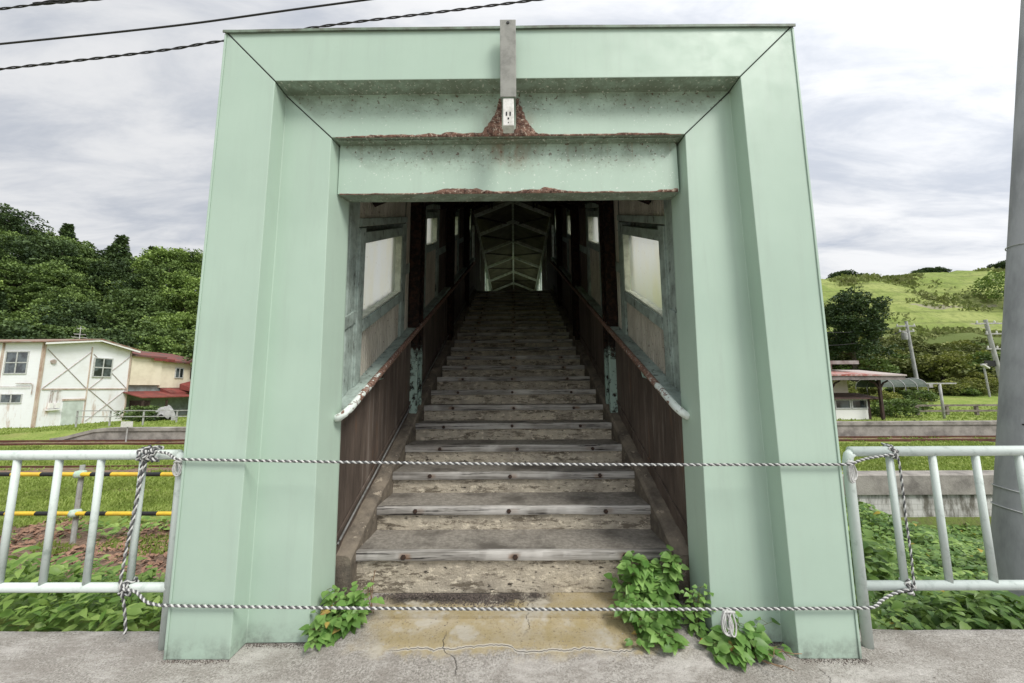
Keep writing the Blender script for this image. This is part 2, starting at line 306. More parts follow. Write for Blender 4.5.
# ------------------------------------------------------------------ apron (pavement) in front of the portal
SL = .4857; Y1 = .478; Z1 = .374
def sh(x, y, z): return (x, y, z + Z1 + SL*(y - Y1))     # frame that climbs with the flight of stairs
def sst(a, b, x):
    t = min(1, max(0, (x-a)/(b-a))); return t*t*(3-2*t)
def apron_z(x, y):
    k = sst(1.3, 1.0, abs(x))*sst(-.25, .5, y)
    return .10*k + .006*fbm(x*2.1, y*2.1, 3)*sst(-.02, .06, y+.08 if abs(x)<1.2 else 0) + .002*fbm(x*14, y*14, 1)
m = MB()
xs = [-14+ .5*i for i in range(22)] + [-3 + .04*i for i in range(151)] + [3.5 + .5*i for i in range(22)]
ys = [-9, -7, -5, -3.5, -2.5] + [-2 + .1*i for i in range(15)] + [-.5 + .03*i for i in range(26)]
def ywob(x, y): return y + (.012*fbm(x*3, 0, 7) if y > .2 else 0)
idx = [[m.vert((x, ywob(x, y), apron_z(x, y))) for x in xs] for y in ys]
for a, b in zip(idx, idx[1:]):
    for k in range(len(xs)-1): m.f.append([a[k], a[k+1], b[k+1], b[k]])
low = [m.vert((x, ys[-1]+.01, -1.6)) for x in xs]
for k in range(len(xs)-1): m.f.append([idx[-1][k], idx[-1][k+1], low[k+1], low[k]])
struct('pavement', m, APRON, smooth=True)
m = MB(); m.box(-1.12, 1.12, .24, .52, -1.5, .088); struct('pavement_edge', m, APRON)

# ------------------------------------------------------------------ the green steel portal
portal = thing('entrance_portal', 'pale green stepped steel portal framing the entrance of the covered stairs', 'portal', (0,0,0))
d1, d2, d3, DB = .13, .207, .339, .36
T0, t0, t1, b2 = 3.929, 3.556, 3.235, 2.857
G = .0032
def pillar(s, xo, l0b, l0t, l1b, l1t, l3b, l3t):
    def ring(z, k):    # k 0 bottom, 1 top
        a = l0t if k else l0b; b = l1t if k else l1b; c = l3t if k else l3b
        zz = [T0-G, t0-G, t0-G, t1-G, t1-G, t1, t0] if k else [0, 0, .004, .007, .03, .03, .0]
        if k: zz = [T0-G*1.4, t0-G*1.4, t0-G*1.4, t1-G*1.4, t1-.02, t1-.02, T0-.02]
        P = [(xo,0),(a,0),(a,d1),(b,d1),(c,d3),(c,DB),(xo,DB)]
        return [(x, y, z_) for (x, y), z_ in zip(P, zz)]
    r0, r1 = ring(0, 0), ring(0, 1); m = MB()
    n = 24; rings = []
    for i in range(n+1):
        t = i/n; rings.append([tuple(p[j]+(q[j]-p[j])*t for j in range(3)) for p, q in zip(r0, r1)])
    for r in rings[1:-1]:
        for j in range(4): r[j] = (r[j][0], r[j][1]+.0012*fbm(r[j][2]*2.2, j*3+s*7), r[j][2])
    m.loft(rings)
    if s > 0: m.f = [f[::-1] for f in m.f]
    return m
PL = pillar(-1, -1.945, -1.585, -1.585, -1.214, -1.252, -1.175, -1.208)
PR = pillar(1, 1.916, 1.580, 1.537, 1.172, 1.208, 1.155, 1.188)
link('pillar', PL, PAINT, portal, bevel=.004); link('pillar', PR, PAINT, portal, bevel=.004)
# head beam, mitred into the pillars
m = MB(); xl = [-1.945, -1.585, -1.585, -1.252, -1.252, -1.945]; xr = [1.916, 1.537, 1.537, 1.208, 1.208, 1.916]
prof = [(0,T0),(0,t0),(d1,t0),(d1,t1),(DB+.01,t1),(DB+.01,T0)]
n = 30; rings = []
for i in range(n+1):
    t = i/n; rr = []
    for j, (y, z) in enumerate(prof):
        x = xl[j]+(xr[j]-xl[j])*t + (G if i == 0 else -G if i == n else 0)
        w = .0016*fbm(x*1.7, j*5) if 0 < i < n and j < 4 else 0
        rr.append((x, y+w, z + (w if j else .006*math.sin(3.1*t) - .003)))
    rings.append(rr)
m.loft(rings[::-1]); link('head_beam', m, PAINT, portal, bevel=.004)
# dark backing behind the two mitre seams
for a, b, c in (((-1.94,T0),(-1.585,t0),1),((-1.585,t0),(-1.252,t1),2),((1.911,T0),(1.54,t0),1),((1.54,t0),(1.208,t1),2)):
    y = .010 if c == 1 else d1+.010
    m = MB(); m.beam((a[0]*.998,y+.004,a[1]-.006), (b[0],y+.004,b[1]+.002), .006, .03, up=(0,1,0)); link('seam', m, DARKGAP, portal)
# lintel: a lower beam set deeper
m = MB(); n = 40; rings = []
for i in range(n+1):
    t = i/n; xa = -1.225+2.405*t; rings.append([(xa,d2+.001*fbm(xa*3,1),b2+.004*fbm(xa*2.5,8)), (xa,d2+.001*fbm(xa*3,2),t1-.004), (xa,d3+.012,t1-.004), (xa,d3+.012,b2+.012)])
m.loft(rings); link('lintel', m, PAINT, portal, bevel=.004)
m = MB(); m.box(-1.221, 1.177, d2-.05, d2-.002, t1-.010, t1-.0045)      # rusted lip under the beam
link('drip_edge', m, PAINT, portal)
# top flashing and folded outer edges
m = MB()
rings = []
for i in range(41):
    t = i/40; x = -1.958+3.887*t; z = T0 + .004*fbm(x*1.3, 5) + .006*math.sin(3.1*t) - .002
    rings.append([(x,-.016,z-.014),(x,-.016,z+.004),(x,DB+.01,z+.004),(x,DB+.01,z-.001),(x,-.010,z-.001),(x,-.010,z-.014)])
m.loft(rings); link('flashing', m, simple('dark_green_edge', (.19,.25,.19), (.10,.10,.075), 9, .6, .2), portal)
for x, t in ((-1.945, -1), (1.916, 1)):
    m = MB(); m.box(x-.006 if t < 0 else x-.007, x+.007 if t < 0 else x+.006, -.007, -.001, .004, T0-.02); m.box(x+(-.006 if t<0 else .001), x+(-.001 if t<0 else .006), -.001, DB, .004, T0-.02)
    link('folded_edge', m, PAINT, portal, bevel=.002)
# rust scale: lumpy crust along the ledges
def crust(x0, x1, zbase, y, hfun, thick, nx, nz, down=.012):
    m = MB()
    def p(u, v):
        x = x0+(x1-x0)*u; h = max(.002, hfun(x)); z = zbase - down + (h+down)*v
        b = math.sin(math.pi*min(1, max(0, v)))**.6
        return (x, y - .001 - thick*b*(.55+.45*fbm(x*40, z*40, 2))*min(1, h/.02), z)
    m.grid(nx, nz, p); return m
def h1(x):
    k = .009 + .016*max(0, fbm(x*4, 3.3)) + .03*sst(.75, .3, abs(x+.42))*abs(fbm(x*3, 9)) + .006*abs(fbm(x*17, 1))
    return k*sst(1.17, 1.05, abs(x+.02))
link('rust_crust', crust(-1.22, 1.18, t1-.001, d1, h1, .010, 300, 5, .004), RUSTM, portal, smooth=True)
def h2(x):
    k = .040*sst(.30, .0, abs(x+.36))*(.75+.5*fbm(x*7, 2)) + .036*sst(.22, .0, abs(x-.225))*(.75+.6*fbm(x*7, 5)) + .012*sst(.8,.3,abs(x))*(.6+fbm(x*9,4)) + .03*sst(.16, .02, abs(x-1.12))*(.4+abs(fbm(x*9, 3)))
    return k + .007*max(0, fbm(x*8, 6)+.15)
link('rust_crust', crust(-1.21, 1.17, b2+.001, d2, h2, .011, 300, 6, .006), RUSTM, portal, smooth=True)
for s in (-1, 1):      # two corroded runs either side of the socket
    def hx(z, s=s):
        t = (3.385-z)/.15; return (.030+.085*max(0, t)**1.6*(.9+.3*fbm(z*30, s)), .030+.03*max(0, 1-t))
    m = MB()
    def p(u, v, s=s):
        z = 3.232+.285*v; t = 1-v; inner = .05; outer = .07+.142*t**1.7 + .026*fbm(z*26, s*3, u) 
        x = -.012 + s*(inner+(outer-inner)*u); b = math.sin(math.pi*min(1, u*.9+.05))
        return (x, d1-.001-.016*b*(.5+.5*fbm(x*45, z*45, 4))*(1 if 0 < v < 1 else .2), z)
    m.grid(16, 18, p)
    if s < 0: m.f = [f[::-1] for f in m.f]
    link('rust_crust', m, RUSTM, portal, smooth=True)
m = MB(); m.grid(20, 8, lambda u, v: (-.10+.18*u, d1-.002-.008*abs(fbm(u*6, v*3)), 3.232+.05*v)); link('rust_crust', m, RUSTM, portal, smooth=True)

# duct with socket on the head beam
duct = thing('cable_duct', 'grey metal cable duct with a white socket fixed over the top beam', 'cable duct', (-.014, 0, 0))
m = MB()
a, b = Vector((0,-.10,3.89)), Vector((0,-.052,3.377))
for sx in (-1, 1): m.beam(a+Vector((sx*.049,.022,0)), b+Vector((sx*.047,.022,0)), .006, .05, up=(0,-1,0))
m.beam(a, b, .104, .006, up=(0,-1,0)); m.beam(a+Vector((0,.02,.002)), a+Vector((0,.02,-.012)), .092, .04, up=(0,-1,0))
link('cover', m, DUCTM, duct, bevel=.0025)
m = MB(); m.lathe([(.011,0),(.009,.004)], (0,0,0), 10); o = link('screw', m, BLACK, duct, smooth=True, loc=(0,-.101,3.89-.022)); o.rotation_euler = (R(85),0,0)
m = MB(); m.box(-.036,.036,-.048,.03,3.178,3.374); so = link('socket', m, WHITEP, duct, bevel=.006)
for x0, x1, z0, z1 in ((-.0165,-.0075,3.248,3.274), (.0075,.0165,3.248,3.274), (-.005,.005,3.222,3.234), (-.003,.003,3.196,3.202)):
    m = MB(); m.box(x0, x1, -.0505, -.0475, z0, z1); link('socket_slot', m, BLACK, so)
m = MB(); m.box(-.02,.02,.031,.129,3.27,3.29); m.box(-.02,.02,.031,.035,3.2,3.3); link('bracket', m, BOLT, duct)
# ------------------------------------------------------------------ concrete stairs
stairs = thing('staircase', 'worn concrete stairs with grey wooden nosings climbing into the dark passage', 'staircase', (0,0,0))
RUN, RISE, NS = .3765, .18287, 23
SW = 1.098
def step_mesh(seed, first=False):
    """block whose nosing top front edge is the origin"""
    m = MB(); nx, nz = 70, 8
    hb = (Z1 - .09) if first else RISE + .01
    def front(u, v):
        x = -SW + 2*SW*u; z = -hb + (hb-.004)*v
        d = .010*max(0, fbm(x*4.5, z*9, seed)) + .006*fbm(x*17, z*17, seed+3) + .012*max(0, fbm(x*2.2, z*4, seed+9)-.1)
        return (x, .028 + d*(1 if .05 < v < .9 else .3), z)
    m.grid(nx, nz, front)
    def top(u, v):
        x = -SW + 2*SW*u; y = .032 + (RUN+.03-.032)*v
        return (x, y, -.003 + .003*fbm(x*5, y*8, seed+5) - .006*math.exp(-((x)/.6)**2)*math.exp(-((v-.3)/.25)**2))
    m.grid(nx, 4, top)
    return m
def nosing_mesh(seed):
    m = MB(); rings = []; n = 90
    for i in range(n+1):
        x = -SW+.004 + (2*SW-.008)*i/n
        wr = .0035*fbm(x*5, seed) + .0018*fbm(x*23, seed+2); ch = .006*max(0, fbm(x*6, seed+7)-.12) + .004*max(0, fbm(x*14, seed+8)-.2)
        zb = -.064 + .004*fbm(x*4, seed+5) - .002
        rings.append([(x, .0+wr*.4+ch, -.005-ch), (x, .005, .0+wr*.4-ch*.8), (x, .034, -.001+wr*.3), (x, .034, zb+.004), (x, .004+wr*.5, zb), (x, wr*.5, zb+.006)])
    m.loft(rings); return m
SM = [step_mesh(k*11.3) for k in range(4)]; NM = [nosing_mesh(k*7.7+1) for k in range(5)]
sm_objs = []; nm_objs = []
BM = MB(); BM.loft([[(.011*math.cos(q*math.pi/3)+0, -.002-y, .011*math.sin(q*math.pi/3)) for q in range(6)] for y in (-.004, .006)]); BM.f = [f[::-1] for f in BM.f]
bolt0 = None
for k in range(NS):
    if k == 0:
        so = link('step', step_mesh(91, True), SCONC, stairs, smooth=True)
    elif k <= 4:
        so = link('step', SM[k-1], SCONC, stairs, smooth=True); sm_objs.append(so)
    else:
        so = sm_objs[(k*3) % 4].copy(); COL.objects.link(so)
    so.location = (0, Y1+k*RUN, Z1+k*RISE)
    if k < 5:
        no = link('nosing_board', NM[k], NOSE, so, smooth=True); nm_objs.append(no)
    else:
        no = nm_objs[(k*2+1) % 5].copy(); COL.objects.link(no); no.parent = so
    for bx in (-.75, 0, .77):
        if bolt0 is None: b = bolt0 = link('bolt', BM, BOLT, so)
        else: b = bolt0.copy(); COL.objects.link(b); b.parent = so
        b.location = (bx + random.uniform(-.04,.04), 0, -.036 + random.uniform(-.006,.006)); b.scale = (1.7,1.3,1.7)
for s in (-1, 1):      # sloping curbs
    m = MB(); rings = []
    for i in range(70):
        y = .40 + (8.76-.40)*i/69
        e = .012*fbm(y*4, s) + .006*fbm(y*15, s+3)
        xi = SW - .002
        pts = [(xi, y, -.42), (xi+.006*fbm(y*9, s+5), y, .015+e), (xi+.02+.01*abs(fbm(y*7, 2)), y, .04+e), (1.225, y, .05+e*.5), (1.225, y, -.42)]
        rings.append([sh(s*p[0], p[1], p[2]) for p in pts])
    m.loft(rings if s < 0 else rings[::-1])
    m.f = [f[::-1] for f in m.f]
    link('curb', m, CURB, stairs, smooth=True)
m = MB(); m.hexa([(-1.2,.52,-1.3),(1.2,.52,-1.3),(1.2,9.2,-1.3),(-1.2,9.2,-1.3),(-1.2,.52,.05),(1.2,.52,.05),(1.2,9.2,4.05),(-1.2,9.2,4.05)])
link('stair_base', m, CURB, stairs)

# ------------------------------------------------------------------ covered stairway (walls, windows, roof) and the bridge at the top
way = thing('covered_stairway', 'long roofed timber and steel passage over the stairs with frosted side windows', 'covered footbridge', (0,0,0))
YE = 8.76; ZD = Z1 + SL*(YE-Y1)       # deck level at the head of the stairs
SPAN = [(.366, 2.10), (2.35, 4.45), (4.70, 6.80), (7.05, YE)]
WIN = [(.765, 1.785, 1.545, 2.205), (2.90, 3.63, 1.965, 2.39), (5.20, 5.86, 1.95, 2.39), (7.62, 8.27, 1.945, 2.385)]
def shbox(m, s, xa, xb, y0, y1, z0, z1):
    x0, x1 = (xa, xb) if s > 0 else (-xb, -xa); m.box(x0, x1, y0, y1, z0, z1, sh)
def ribbed(m, s, x, y0, y1, z0, z1, pitch=.055, dep=.012):
    n = max(2, int((y1-y0)/pitch)); pts = []
    for i in range(n):
        a = y0+(y1-y0)*i/n; w = (y1-y0)/n
        pts += [(a, 0), (a+w*.42, 0), (a+w*.5, dep), (a+w*.92, dep)]
    pts.append((y1, 0))
    for (ya, da), (yb, db) in zip(pts, pts[1:]):
        q = [sh(s*(x+da), ya, z0), sh(s*(x+db), yb, z0), sh(s*(x+db), yb, z1), sh(s*(x+da), ya, z1)]
        m.face(q if s < 0 else q[::-1])
XW = 1.25; BEAD = simple('pale_bead_paint', (.56,.60,.51), (.36,.39,.32), 12, .6, .1)
for s in (-1, 1):
    # lower wall with vertical boards
    for (y0, y1) in ((.366, 2.14), (2.30, 4.5), (4.64, 6.85), (6.99, YE)):
        m = MB(); ribbed(m, s, 1.198, y0, y1, -.05, 1.0, .24, .004); shbox(m, s, 1.206, 1.26, y0, y1, -.4, 1.0); link('lower_wall', m, BROWN, way)
    m = MB(); shbox(m, s, 1.15, 1.30, .366, YE, 1.003, 1.045); link('sill_ledge', m, FRAME, way, bevel=.004)
    m = MB(); shbox(m, s, 1.187, 1.196, .366, YE, .16, .19); link('wall_batten', m, BROWN, way)
    for q in range(4):
        (a, b), (w0, w1, z0, z1) = SPAN[q], WIN[q]
        f = .11
        # frame around the window
        m = MB()
        shbox(m, s, XW-.014, XW+.10, w0-f, w0, 1.047, z1+f+.03); shbox(m, s, XW-.014, XW+.10, w1, w1+f+.03, 1.047, z1+f+.03)
        shbox(m, s, XW-.010, XW+.10, w0+.002, w1-.002, z1, z1+.10); shbox(m, s, XW-.018, XW+.10, w0+.002, w1-.002, z0-.10, z0)
        wf = link('window', m, FRAME, way, bevel=.005)
        m = MB(); shbox(m, s, XW+.062, XW+.068, w0-.01, w1+.01, z0-.01, z1+.01); link('pane', m, PANE, wf)
        m = MB(); shbox(m, s, XW-.004, XW+.060, w1-.016, w1-.002, z0+.002, z1-.002); shbox(m, s, XW-.004, XW+.060, w0+.002, w1-.018, z0+.002, z0+.02); link('glazing_bead', m, BEAD, wf)
        # stained ribbed panel below, boards elsewhere
        m = MB(); ribbed(m, s, XW+.012, w0+.003, w1-.003, 1.047, z0-.102, .046, .026); link('ribbed_panel', m, PANEL, way)
        m = MB(); ribbed(m, s, XW+.012, w0-f, w1+f+.03, z1+f+.04, 2.62, .05, .010); link('ribbed_panel', m, PANEL, way)
        bm_ = PANEL if q == 0 else BROWN
        if w0-f-.003 > a:
            m = MB(); ribbed(m, s, XW+.002, a, w0-f-.003, 1.047, 2.62, .12, .006); link('wall_board', m, FRAME if q == 0 else bm_, way)
            m = MB(); shbox(m, s, XW-.008, XW+.05, a, w0-f-.003, 1.56, 1.66); link('cross_rail', m, FRAME, way, bevel=.004)
        m = MB(); ribbed(m, s, XW+.002, w1+f+.033, b, 1.047, 2.62, .12, .006); link('wall_board', m, bm_, way)
        m = MB(); shbox(m, s, XW-.008, XW+.05, w1+f+.034, b, 1.72, 1.84); link('cross_rail', m, FRAME, way, bevel=.004)
        m = MB(); shbox(m, s, XW-.02, XW+.02, w0-f, w1+f+.03, z1+.155, z1+.225); link('cross_rail', m, FRAME, way, bevel=.004)
    # outer skin
    m = MB()
    ys = [.47, WIN[0][0], WIN[0][1], WIN[1][0], WIN[1][1], WIN[2][0], WIN[2][1], WIN[3][0], WIN[3][1], YE]
    for i in range(9):
        y0, y1 = ys[i], ys[i+1]
        if i % 2 == 0: ribbed(m, s, 1.355, y0, y1, -.5, 2.66, .15, .02)
        else:
            z0, z1 = WIN[i//2][2:]; ribbed(m, s, 1.355, y0, y1, -.5, z0, .15, .02); ribbed(m, s, 1.355, y0, y1, z1, 2.66, .15, .02)
    link('outer_cladding', m, ROOFM, way)
    # columns and their brackets
    for yc in (2.10, 4.45, 6.80):
        m = MB()
        for dy in (0, .19): shbox(m, s, 1.12, 1.245, yc+dy, yc+dy+.05, .02, 2.62)
        nlat = 12
        for k in range(nlat):
            z0 = .1+k*.2; a_ = sh(s*1.13, yc+.05, z0); b_ = sh(s*1.13, yc+.19, z0+.12); m.beam(a_, b_, .02, .02, up=(1,0,0))
        shbox(m, s, 1.16, 1.245, yc+.06, yc+.18, .02, 2.62)
        link('column', m, COLM, way, bevel=.003)
    # handrail
    p = [(1.21, .31, 1.005), (1.165, .275, 1.03), (1.135, .285, 1.05)] + [(1.122, .34+.25*i, 1.055-.004*i) for i in range(34)]
    m = MB(); m.tube([sh(s*x, y, z) for x, y, z in p], .0265, 10); hr = link('handrail', m, RAILP, way, smooth='all')
    for y in (1.0, 2.06, 3.2, 4.4, 5.5, 6.7, 7.8): m = MB(); m.tube([sh(s*1.122, y, 1.03), sh(s*1.135, y, .96), sh(s*1.2, y, .94)], .009, 6); link('rail_bracket', m, COLM, hr, smooth=True)
for q, x in enumerate((-1.192, -1.178)):
    m = MB(); m.tube([sh(x, .40+.3*i, .115+.026*q+.004*fbm(i*.7, q)) for i in range(28)], .008, 6); link('cable', m, CABLE, way, smooth='all')
# sloping roof of the flight
DARKST = simple('dark_brace_steel', (.035,.032,.028), (.08,.06,.05), 8, .8, .2)
EZ = 2.62; AZ = 3.16
m = MB()
for s in (-1, 1):
    for y0, y1 in ((.47, YE),):
        m.hexa([sh(0,y0,AZ), sh(s*1.5,y0,EZ-.02), sh(s*1.5,y1,EZ-.02), sh(0,y1,AZ), sh(0,y0,AZ+.05), sh(s*1.5,y0,EZ+.03), sh(s*1.5,y1,EZ+.03), sh(0,y1,AZ+.05)])
link('roof', m, BROWN, way)
for i in range(6):
    y = .9+i*1.5; m = MB()
    for s in (-1, 1):
        m.beam(sh(0,y,AZ-.05), sh(s*1.25,y,EZ-.04), .05, .08); m.beam(sh(s*.62,y,EZ+.15), sh(s*.62,y,EZ-.0), .04, .04)
    link('rafter', m, COLM, way)
m = MB(); m.hexa([sh(-.03,.5,AZ-.1), sh(.03,.5,AZ-.1), sh(.03,YE,AZ-.1), sh(-.03,YE,AZ-.1), sh(-.03,.5,AZ-.005), sh(.03,.5,AZ-.005), sh(.03,YE,AZ-.005), sh(-.03,YE,AZ-.005)]); link('ridge_beam', m, STEELD, way)
m = MB()     # gable infill over the portal
m.box(-1.3,1.3,.374,.41,2.96,3.9); link('front_closure', m, BROWN, way)
# level bridge beyond the head of the stairs
YB = 19.4
m = MB(); m.box(-1.5, 1.5, YE+.02, YB, ZD-.35, ZD-.003); link('deck', m, SCONC, way)
for s in (-1, 1):
    x0, x1 = sorted((s*1.20, s*1.30))
    m = MB(); m.box(x0, x1, YE+.002, YB, ZD, ZD+.95); link('lower_wall', m, BROWN, way)
    for k in range(5):
        y = YE+.05 + 2.1*k; m = MB(); m.box(x0, x1, y, y+.14, ZD+.952, ZD+2.32); link('post', m, STEELD, way)
        if k in (0, 1, 4):
            m = MB(); m.box(x0+.02, x1-.02, y+.142, y+2.098, ZD+.952, ZD+2.32); link('wall_board', m, BROWN, way); continue
        m = MB(); m.box(x0, x1, y+.142, y+2.098, ZD+.952, ZD+1.02); m.box(x0, x1, y+.142, y+2.098, ZD+2.24, ZD+2.32); m.box(x0, x1, y+1.08, y+1.14, ZD+1.022, ZD+2.238)
        wf = link('window', m, FRAME, way)
        m = MB(); xm = (x0+x1)/2; m.box(xm-.003, xm+.003, y+.13, y+2.11, ZD+1.0, ZD+2.26); link('pane', m, PANE2, wf)
    m = MB(); xa, xb = sorted((s*1.155, s*1.32)); m.box(xa, xb, YE+.3, YB, ZD+2.322, ZD+2.44); link('wall_plate', m, STEELD, way)
ZP = ZD+2.44; ZA = ZD+2.95
m = MB()
for s in (-1, 1): m.hexa([(0,YE-.6,ZA+.06),(s*1.5,YE-.6,ZP+.02),(s*1.5,YB,ZP+.02),(0,YB,ZA+.06),(0,YE-.6,ZA+.11),(s*1.5,YE-.6,ZP+.07),(s*1.5,YB,ZP+.07),(0,YB,ZA+.11)])
link('roof', m, CEILB, way)
m = MB(); m.box(-.035, .035, YE, YB, ZA-.07, ZA+.03); link('ridge_beam', m, STEELD, way)
for y in (8.9, 10.35, 12.1, 14.0, 16.1, 18.2):
    m = MB()
    for s in (-1, 1):
        m.beam((0,y,ZA-.03), (s*1.2,y,ZP-.01), .06, .10)
        pass
    link('rafter', m, STEELD, way)
    for s in (-1, 1):
        m = MB(); m.beam((s*1.15,y+.06,ZP+.0), (s*.06,y+1.7,ZA-.03), .04, .05); link('brace', m, DARKST, way)
m = MB(); m.box(-1.5, 1.5, YB, YB+.1, ZD-.35, ZA+.05); link('end_wall', m, BROWN, way)
for s in (-1, 1):      # the two gussets where the roofs meet
    m = MB(); x0, x1 = sorted((s*1.2, s*1.33)); m.hexa([(x0,YE-.3,ZD+2.0),(x1,YE-.3,ZD+2.0),(x1,YE+.4,ZD+2.2),(x0,YE+.4,ZD+2.2),(x0,YE-.3,ZP+.1),(x1,YE-.3,ZP+.1),(x1,YE+.4,ZP+.1),(x0,YE+.4,ZP+.1)]); link('eaves_closure', m, BROWN, way)
m = MB()      # piers carrying the bridge
for y in (9.6, 14.2, 19.0):
    for s in (-1, 1): m.box(s*1.1-.16, s*1.1+.16, y-.16, y+.16, -1.4, ZD-.352)
link('pier', m, CURB, way)
# ------------------------------------------------------------------ railings
def railing(name, label, x_in, dirn, bal_x, lean):
    t = thing(name, label, 'railing', (x_in, .1, 0), 0, 'railings beside the portal'); L = 3.6
    def P(x, y, z): return (x-x_in, y-.1, z)
    xe = x_in + dirn*L
    m = MB(); m.tube([P(x_in,.1,.0), P(x_in,.1,1.04), P(x_in+dirn*.01,.1,1.075), P(x_in+dirn*.035,.1,1.095)], .027, 12); link('end_post', m, GALV, t, smooth='all')
    m = MB(); m.tube([P(x_in+dirn*.02,.1,1.098), P(xe,.1,1.098)], .030, 12); link('top_rail', m, GALV, t, smooth='all')
    m = MB(); m.tube([P(x_in,.1,.33), P(xe,.1,.33)], .026, 12); link('bottom_rail', m, GALV, t, smooth='all')
    x = bal_x; k = 0
    while abs(x-x_in) < L-.05:
        m = MB()
        if k and k % 7 == 0: m.tube([P(x,.1,0), P(x,.1,1.09)], .026, 10); link('post', m, GALV, t, smooth='all')
        else: m.tube([P(x,.1,.34), P(x,.1,1.085)], .0185, 10); link('baluster', m, GALV, t, smooth='all')
        x += dirn*.262; k += 1
    return t
railing('railing', 'pale metal guard railing left of the green portal', -2.045, -1, -2.288, 0)
railing('railing', 'pale metal guard railing right of the green portal, before the concrete pole', 2.052, 1, 2.308, 0)

# ------------------------------------------------------------------ ropes
def resample(path, step):
    path = [Vector(p) for p in path]
    # Catmull-Rom then even spacing
    dense = []
    for i in range(len(path)-1):
        p0 = path[max(0,i-1)]; p1 = path[i]; p2 = path[i+1]; p3 = path[min(len(path)-1,i+2)]
        for k in range(24):
            t = k/24; dense.append(.5*((2*p1) + (p2-p0)*t + (2*p0-5*p1+4*p2-p3)*t*t + (3*p1-p0-3*p2+p3)*t**3))
    dense.append(path[-1]); out = [dense[0]]; acc = 0
    for a, b in zip(dense, dense[1:]):
        d = (b-a).length; pos = step-acc
        while pos <= d and d > 1e-9: out.append(a+(b-a)*(pos/d)); pos += step
        acc = d-(pos-step)
    return out
def strands(path, ro=.0040, rs=.0048, pitch=.038, ph=0):
    pts = resample(path, .0042); A, B = [], []; up = Vector((.3,.2,1)); s = 0
    for i, p in enumerate(pts):
        d = (pts[min(i+1,len(pts)-1)]-pts[max(i-1,0)]).normalized(); a = (up-d*up.dot(d)).normalized(); b = d.cross(a); up = a
        th = 2*math.pi*s/pitch + ph; o = a*math.cos(th)+b*math.sin(th); A.append(p+o*ro); B.append(p-o*ro); s += .0042
    return A, B, rs
def rope(name, label, loc, path, parts=(), **k):
    t = thing(name, label, 'rope', loc); L = Vector(loc)
    for pth in [path, *parts]:
        A, B, rs = strands([Vector(p)-L for p in pth], **k)
        m = MB(); m.tube(A, rs, 6); link('white_strand', m, ROPEW, t, smooth='all'); m = MB(); m.tube(B, rs, 6); link('black_strand', m, ROPEB, t, smooth='all')
    return t
def sag(p, q, n, s): return [Vector(p)+(Vector(q)-Vector(p))*(i/n) - Vector((0,0,s*4*(i/n)*(1-i/n))) for i in range(n+1)]
def knot(c, r, turns, L, axis=(1,0,0), n=14, jit=.25):
    c = Vector(c); ax = Vector(axis).normalized(); u = Vector((0,0,1)) if abs(ax.z) < .9 else Vector((0,1,0)); v = ax.cross(u); out = []
    for i in range(int(turns*n)+1):
        th = 2*math.pi*i/n; t = i/(turns*n); rr = r*(1+jit*math.sin(i*1.7))
        out.append(c + ax*(L*(t-.5) + .012*math.sin(i*2.3)) + u*(rr*math.cos(th)) + v*(rr*math.sin(th)))
    return out
rope('rope', 'upper black and white rope stretched across the portal at railing height', (0,-.03,1.04),
     [(-2.16,.055,1.122), (-2.08,.03,1.118), (-1.99,-.02,1.10)] + sag((-1.95,-.022,1.092), (1.93,-.022,1.045), 12, .012) + [(2.0,-.01,1.055), (2.12,.03,1.07), (2.30,.066,1.085)],
     [knot((-2.24,.10,1.10), .038, 3.5, .11, jit=.12), knot((-2.21,.085,1.11), .041, 1.5, .06, jit=.15), knot((2.315,.1,1.095), .036, 2, .025, jit=.1)])
rope('rope', 'lower black and white rope stretched across the portal below knee height', (0,-.03,.27),
     [(-2.285,.06,.34), (-2.19,.04,.335), (-2.09,.0,.305), (-2.03,-.012,.297)] + sag((-1.95,-.022,.294), (1.93,-.022,.272), 12, .012) + [(2.02,-.012,.275), (2.1,.03,.285), (2.2,.06,.305), (2.29,.065,.325)],
     [knot((-2.285,.1,.335), .036, 2.5, .04), knot((2.315,.1,.325), .034, 2, .03)])
rope('rope', 'loose black and white rope hanging down the left railing from its thick knot', (-2.24,.06,1.1),
     [(-2.235,.05,1.10), (-2.262,.062,1.0), (-2.268,.064,.87), (-2.278,.06,.72), (-2.296,.064,.58), (-2.302,.062,.46), (-2.308,.062,.38), (-2.297,.06,.33), (-2.30,.09,.24), (-2.305,.12,.10), (-2.302,.115,.06)],
     [[(-2.22,.05,1.11), (-2.246,.066,1.02), (-2.255,.058,.9), (-2.268,.058,.74), (-2.288,.06,.6)]], pitch=.06)
rope('rope', 'black and white rope hanging down a baluster of the right railing', (2.31,.07,1.09),
     [(2.30,.13,1.14), (2.315,.085,1.13), (2.328,.066,1.06), (2.334,.068,.9), (2.333,.07,.7), (2.336,.07,.5), (2.333,.072,.38), (2.345,.075,.31)], pitch=.05, ro=.0031, rs=.0038)
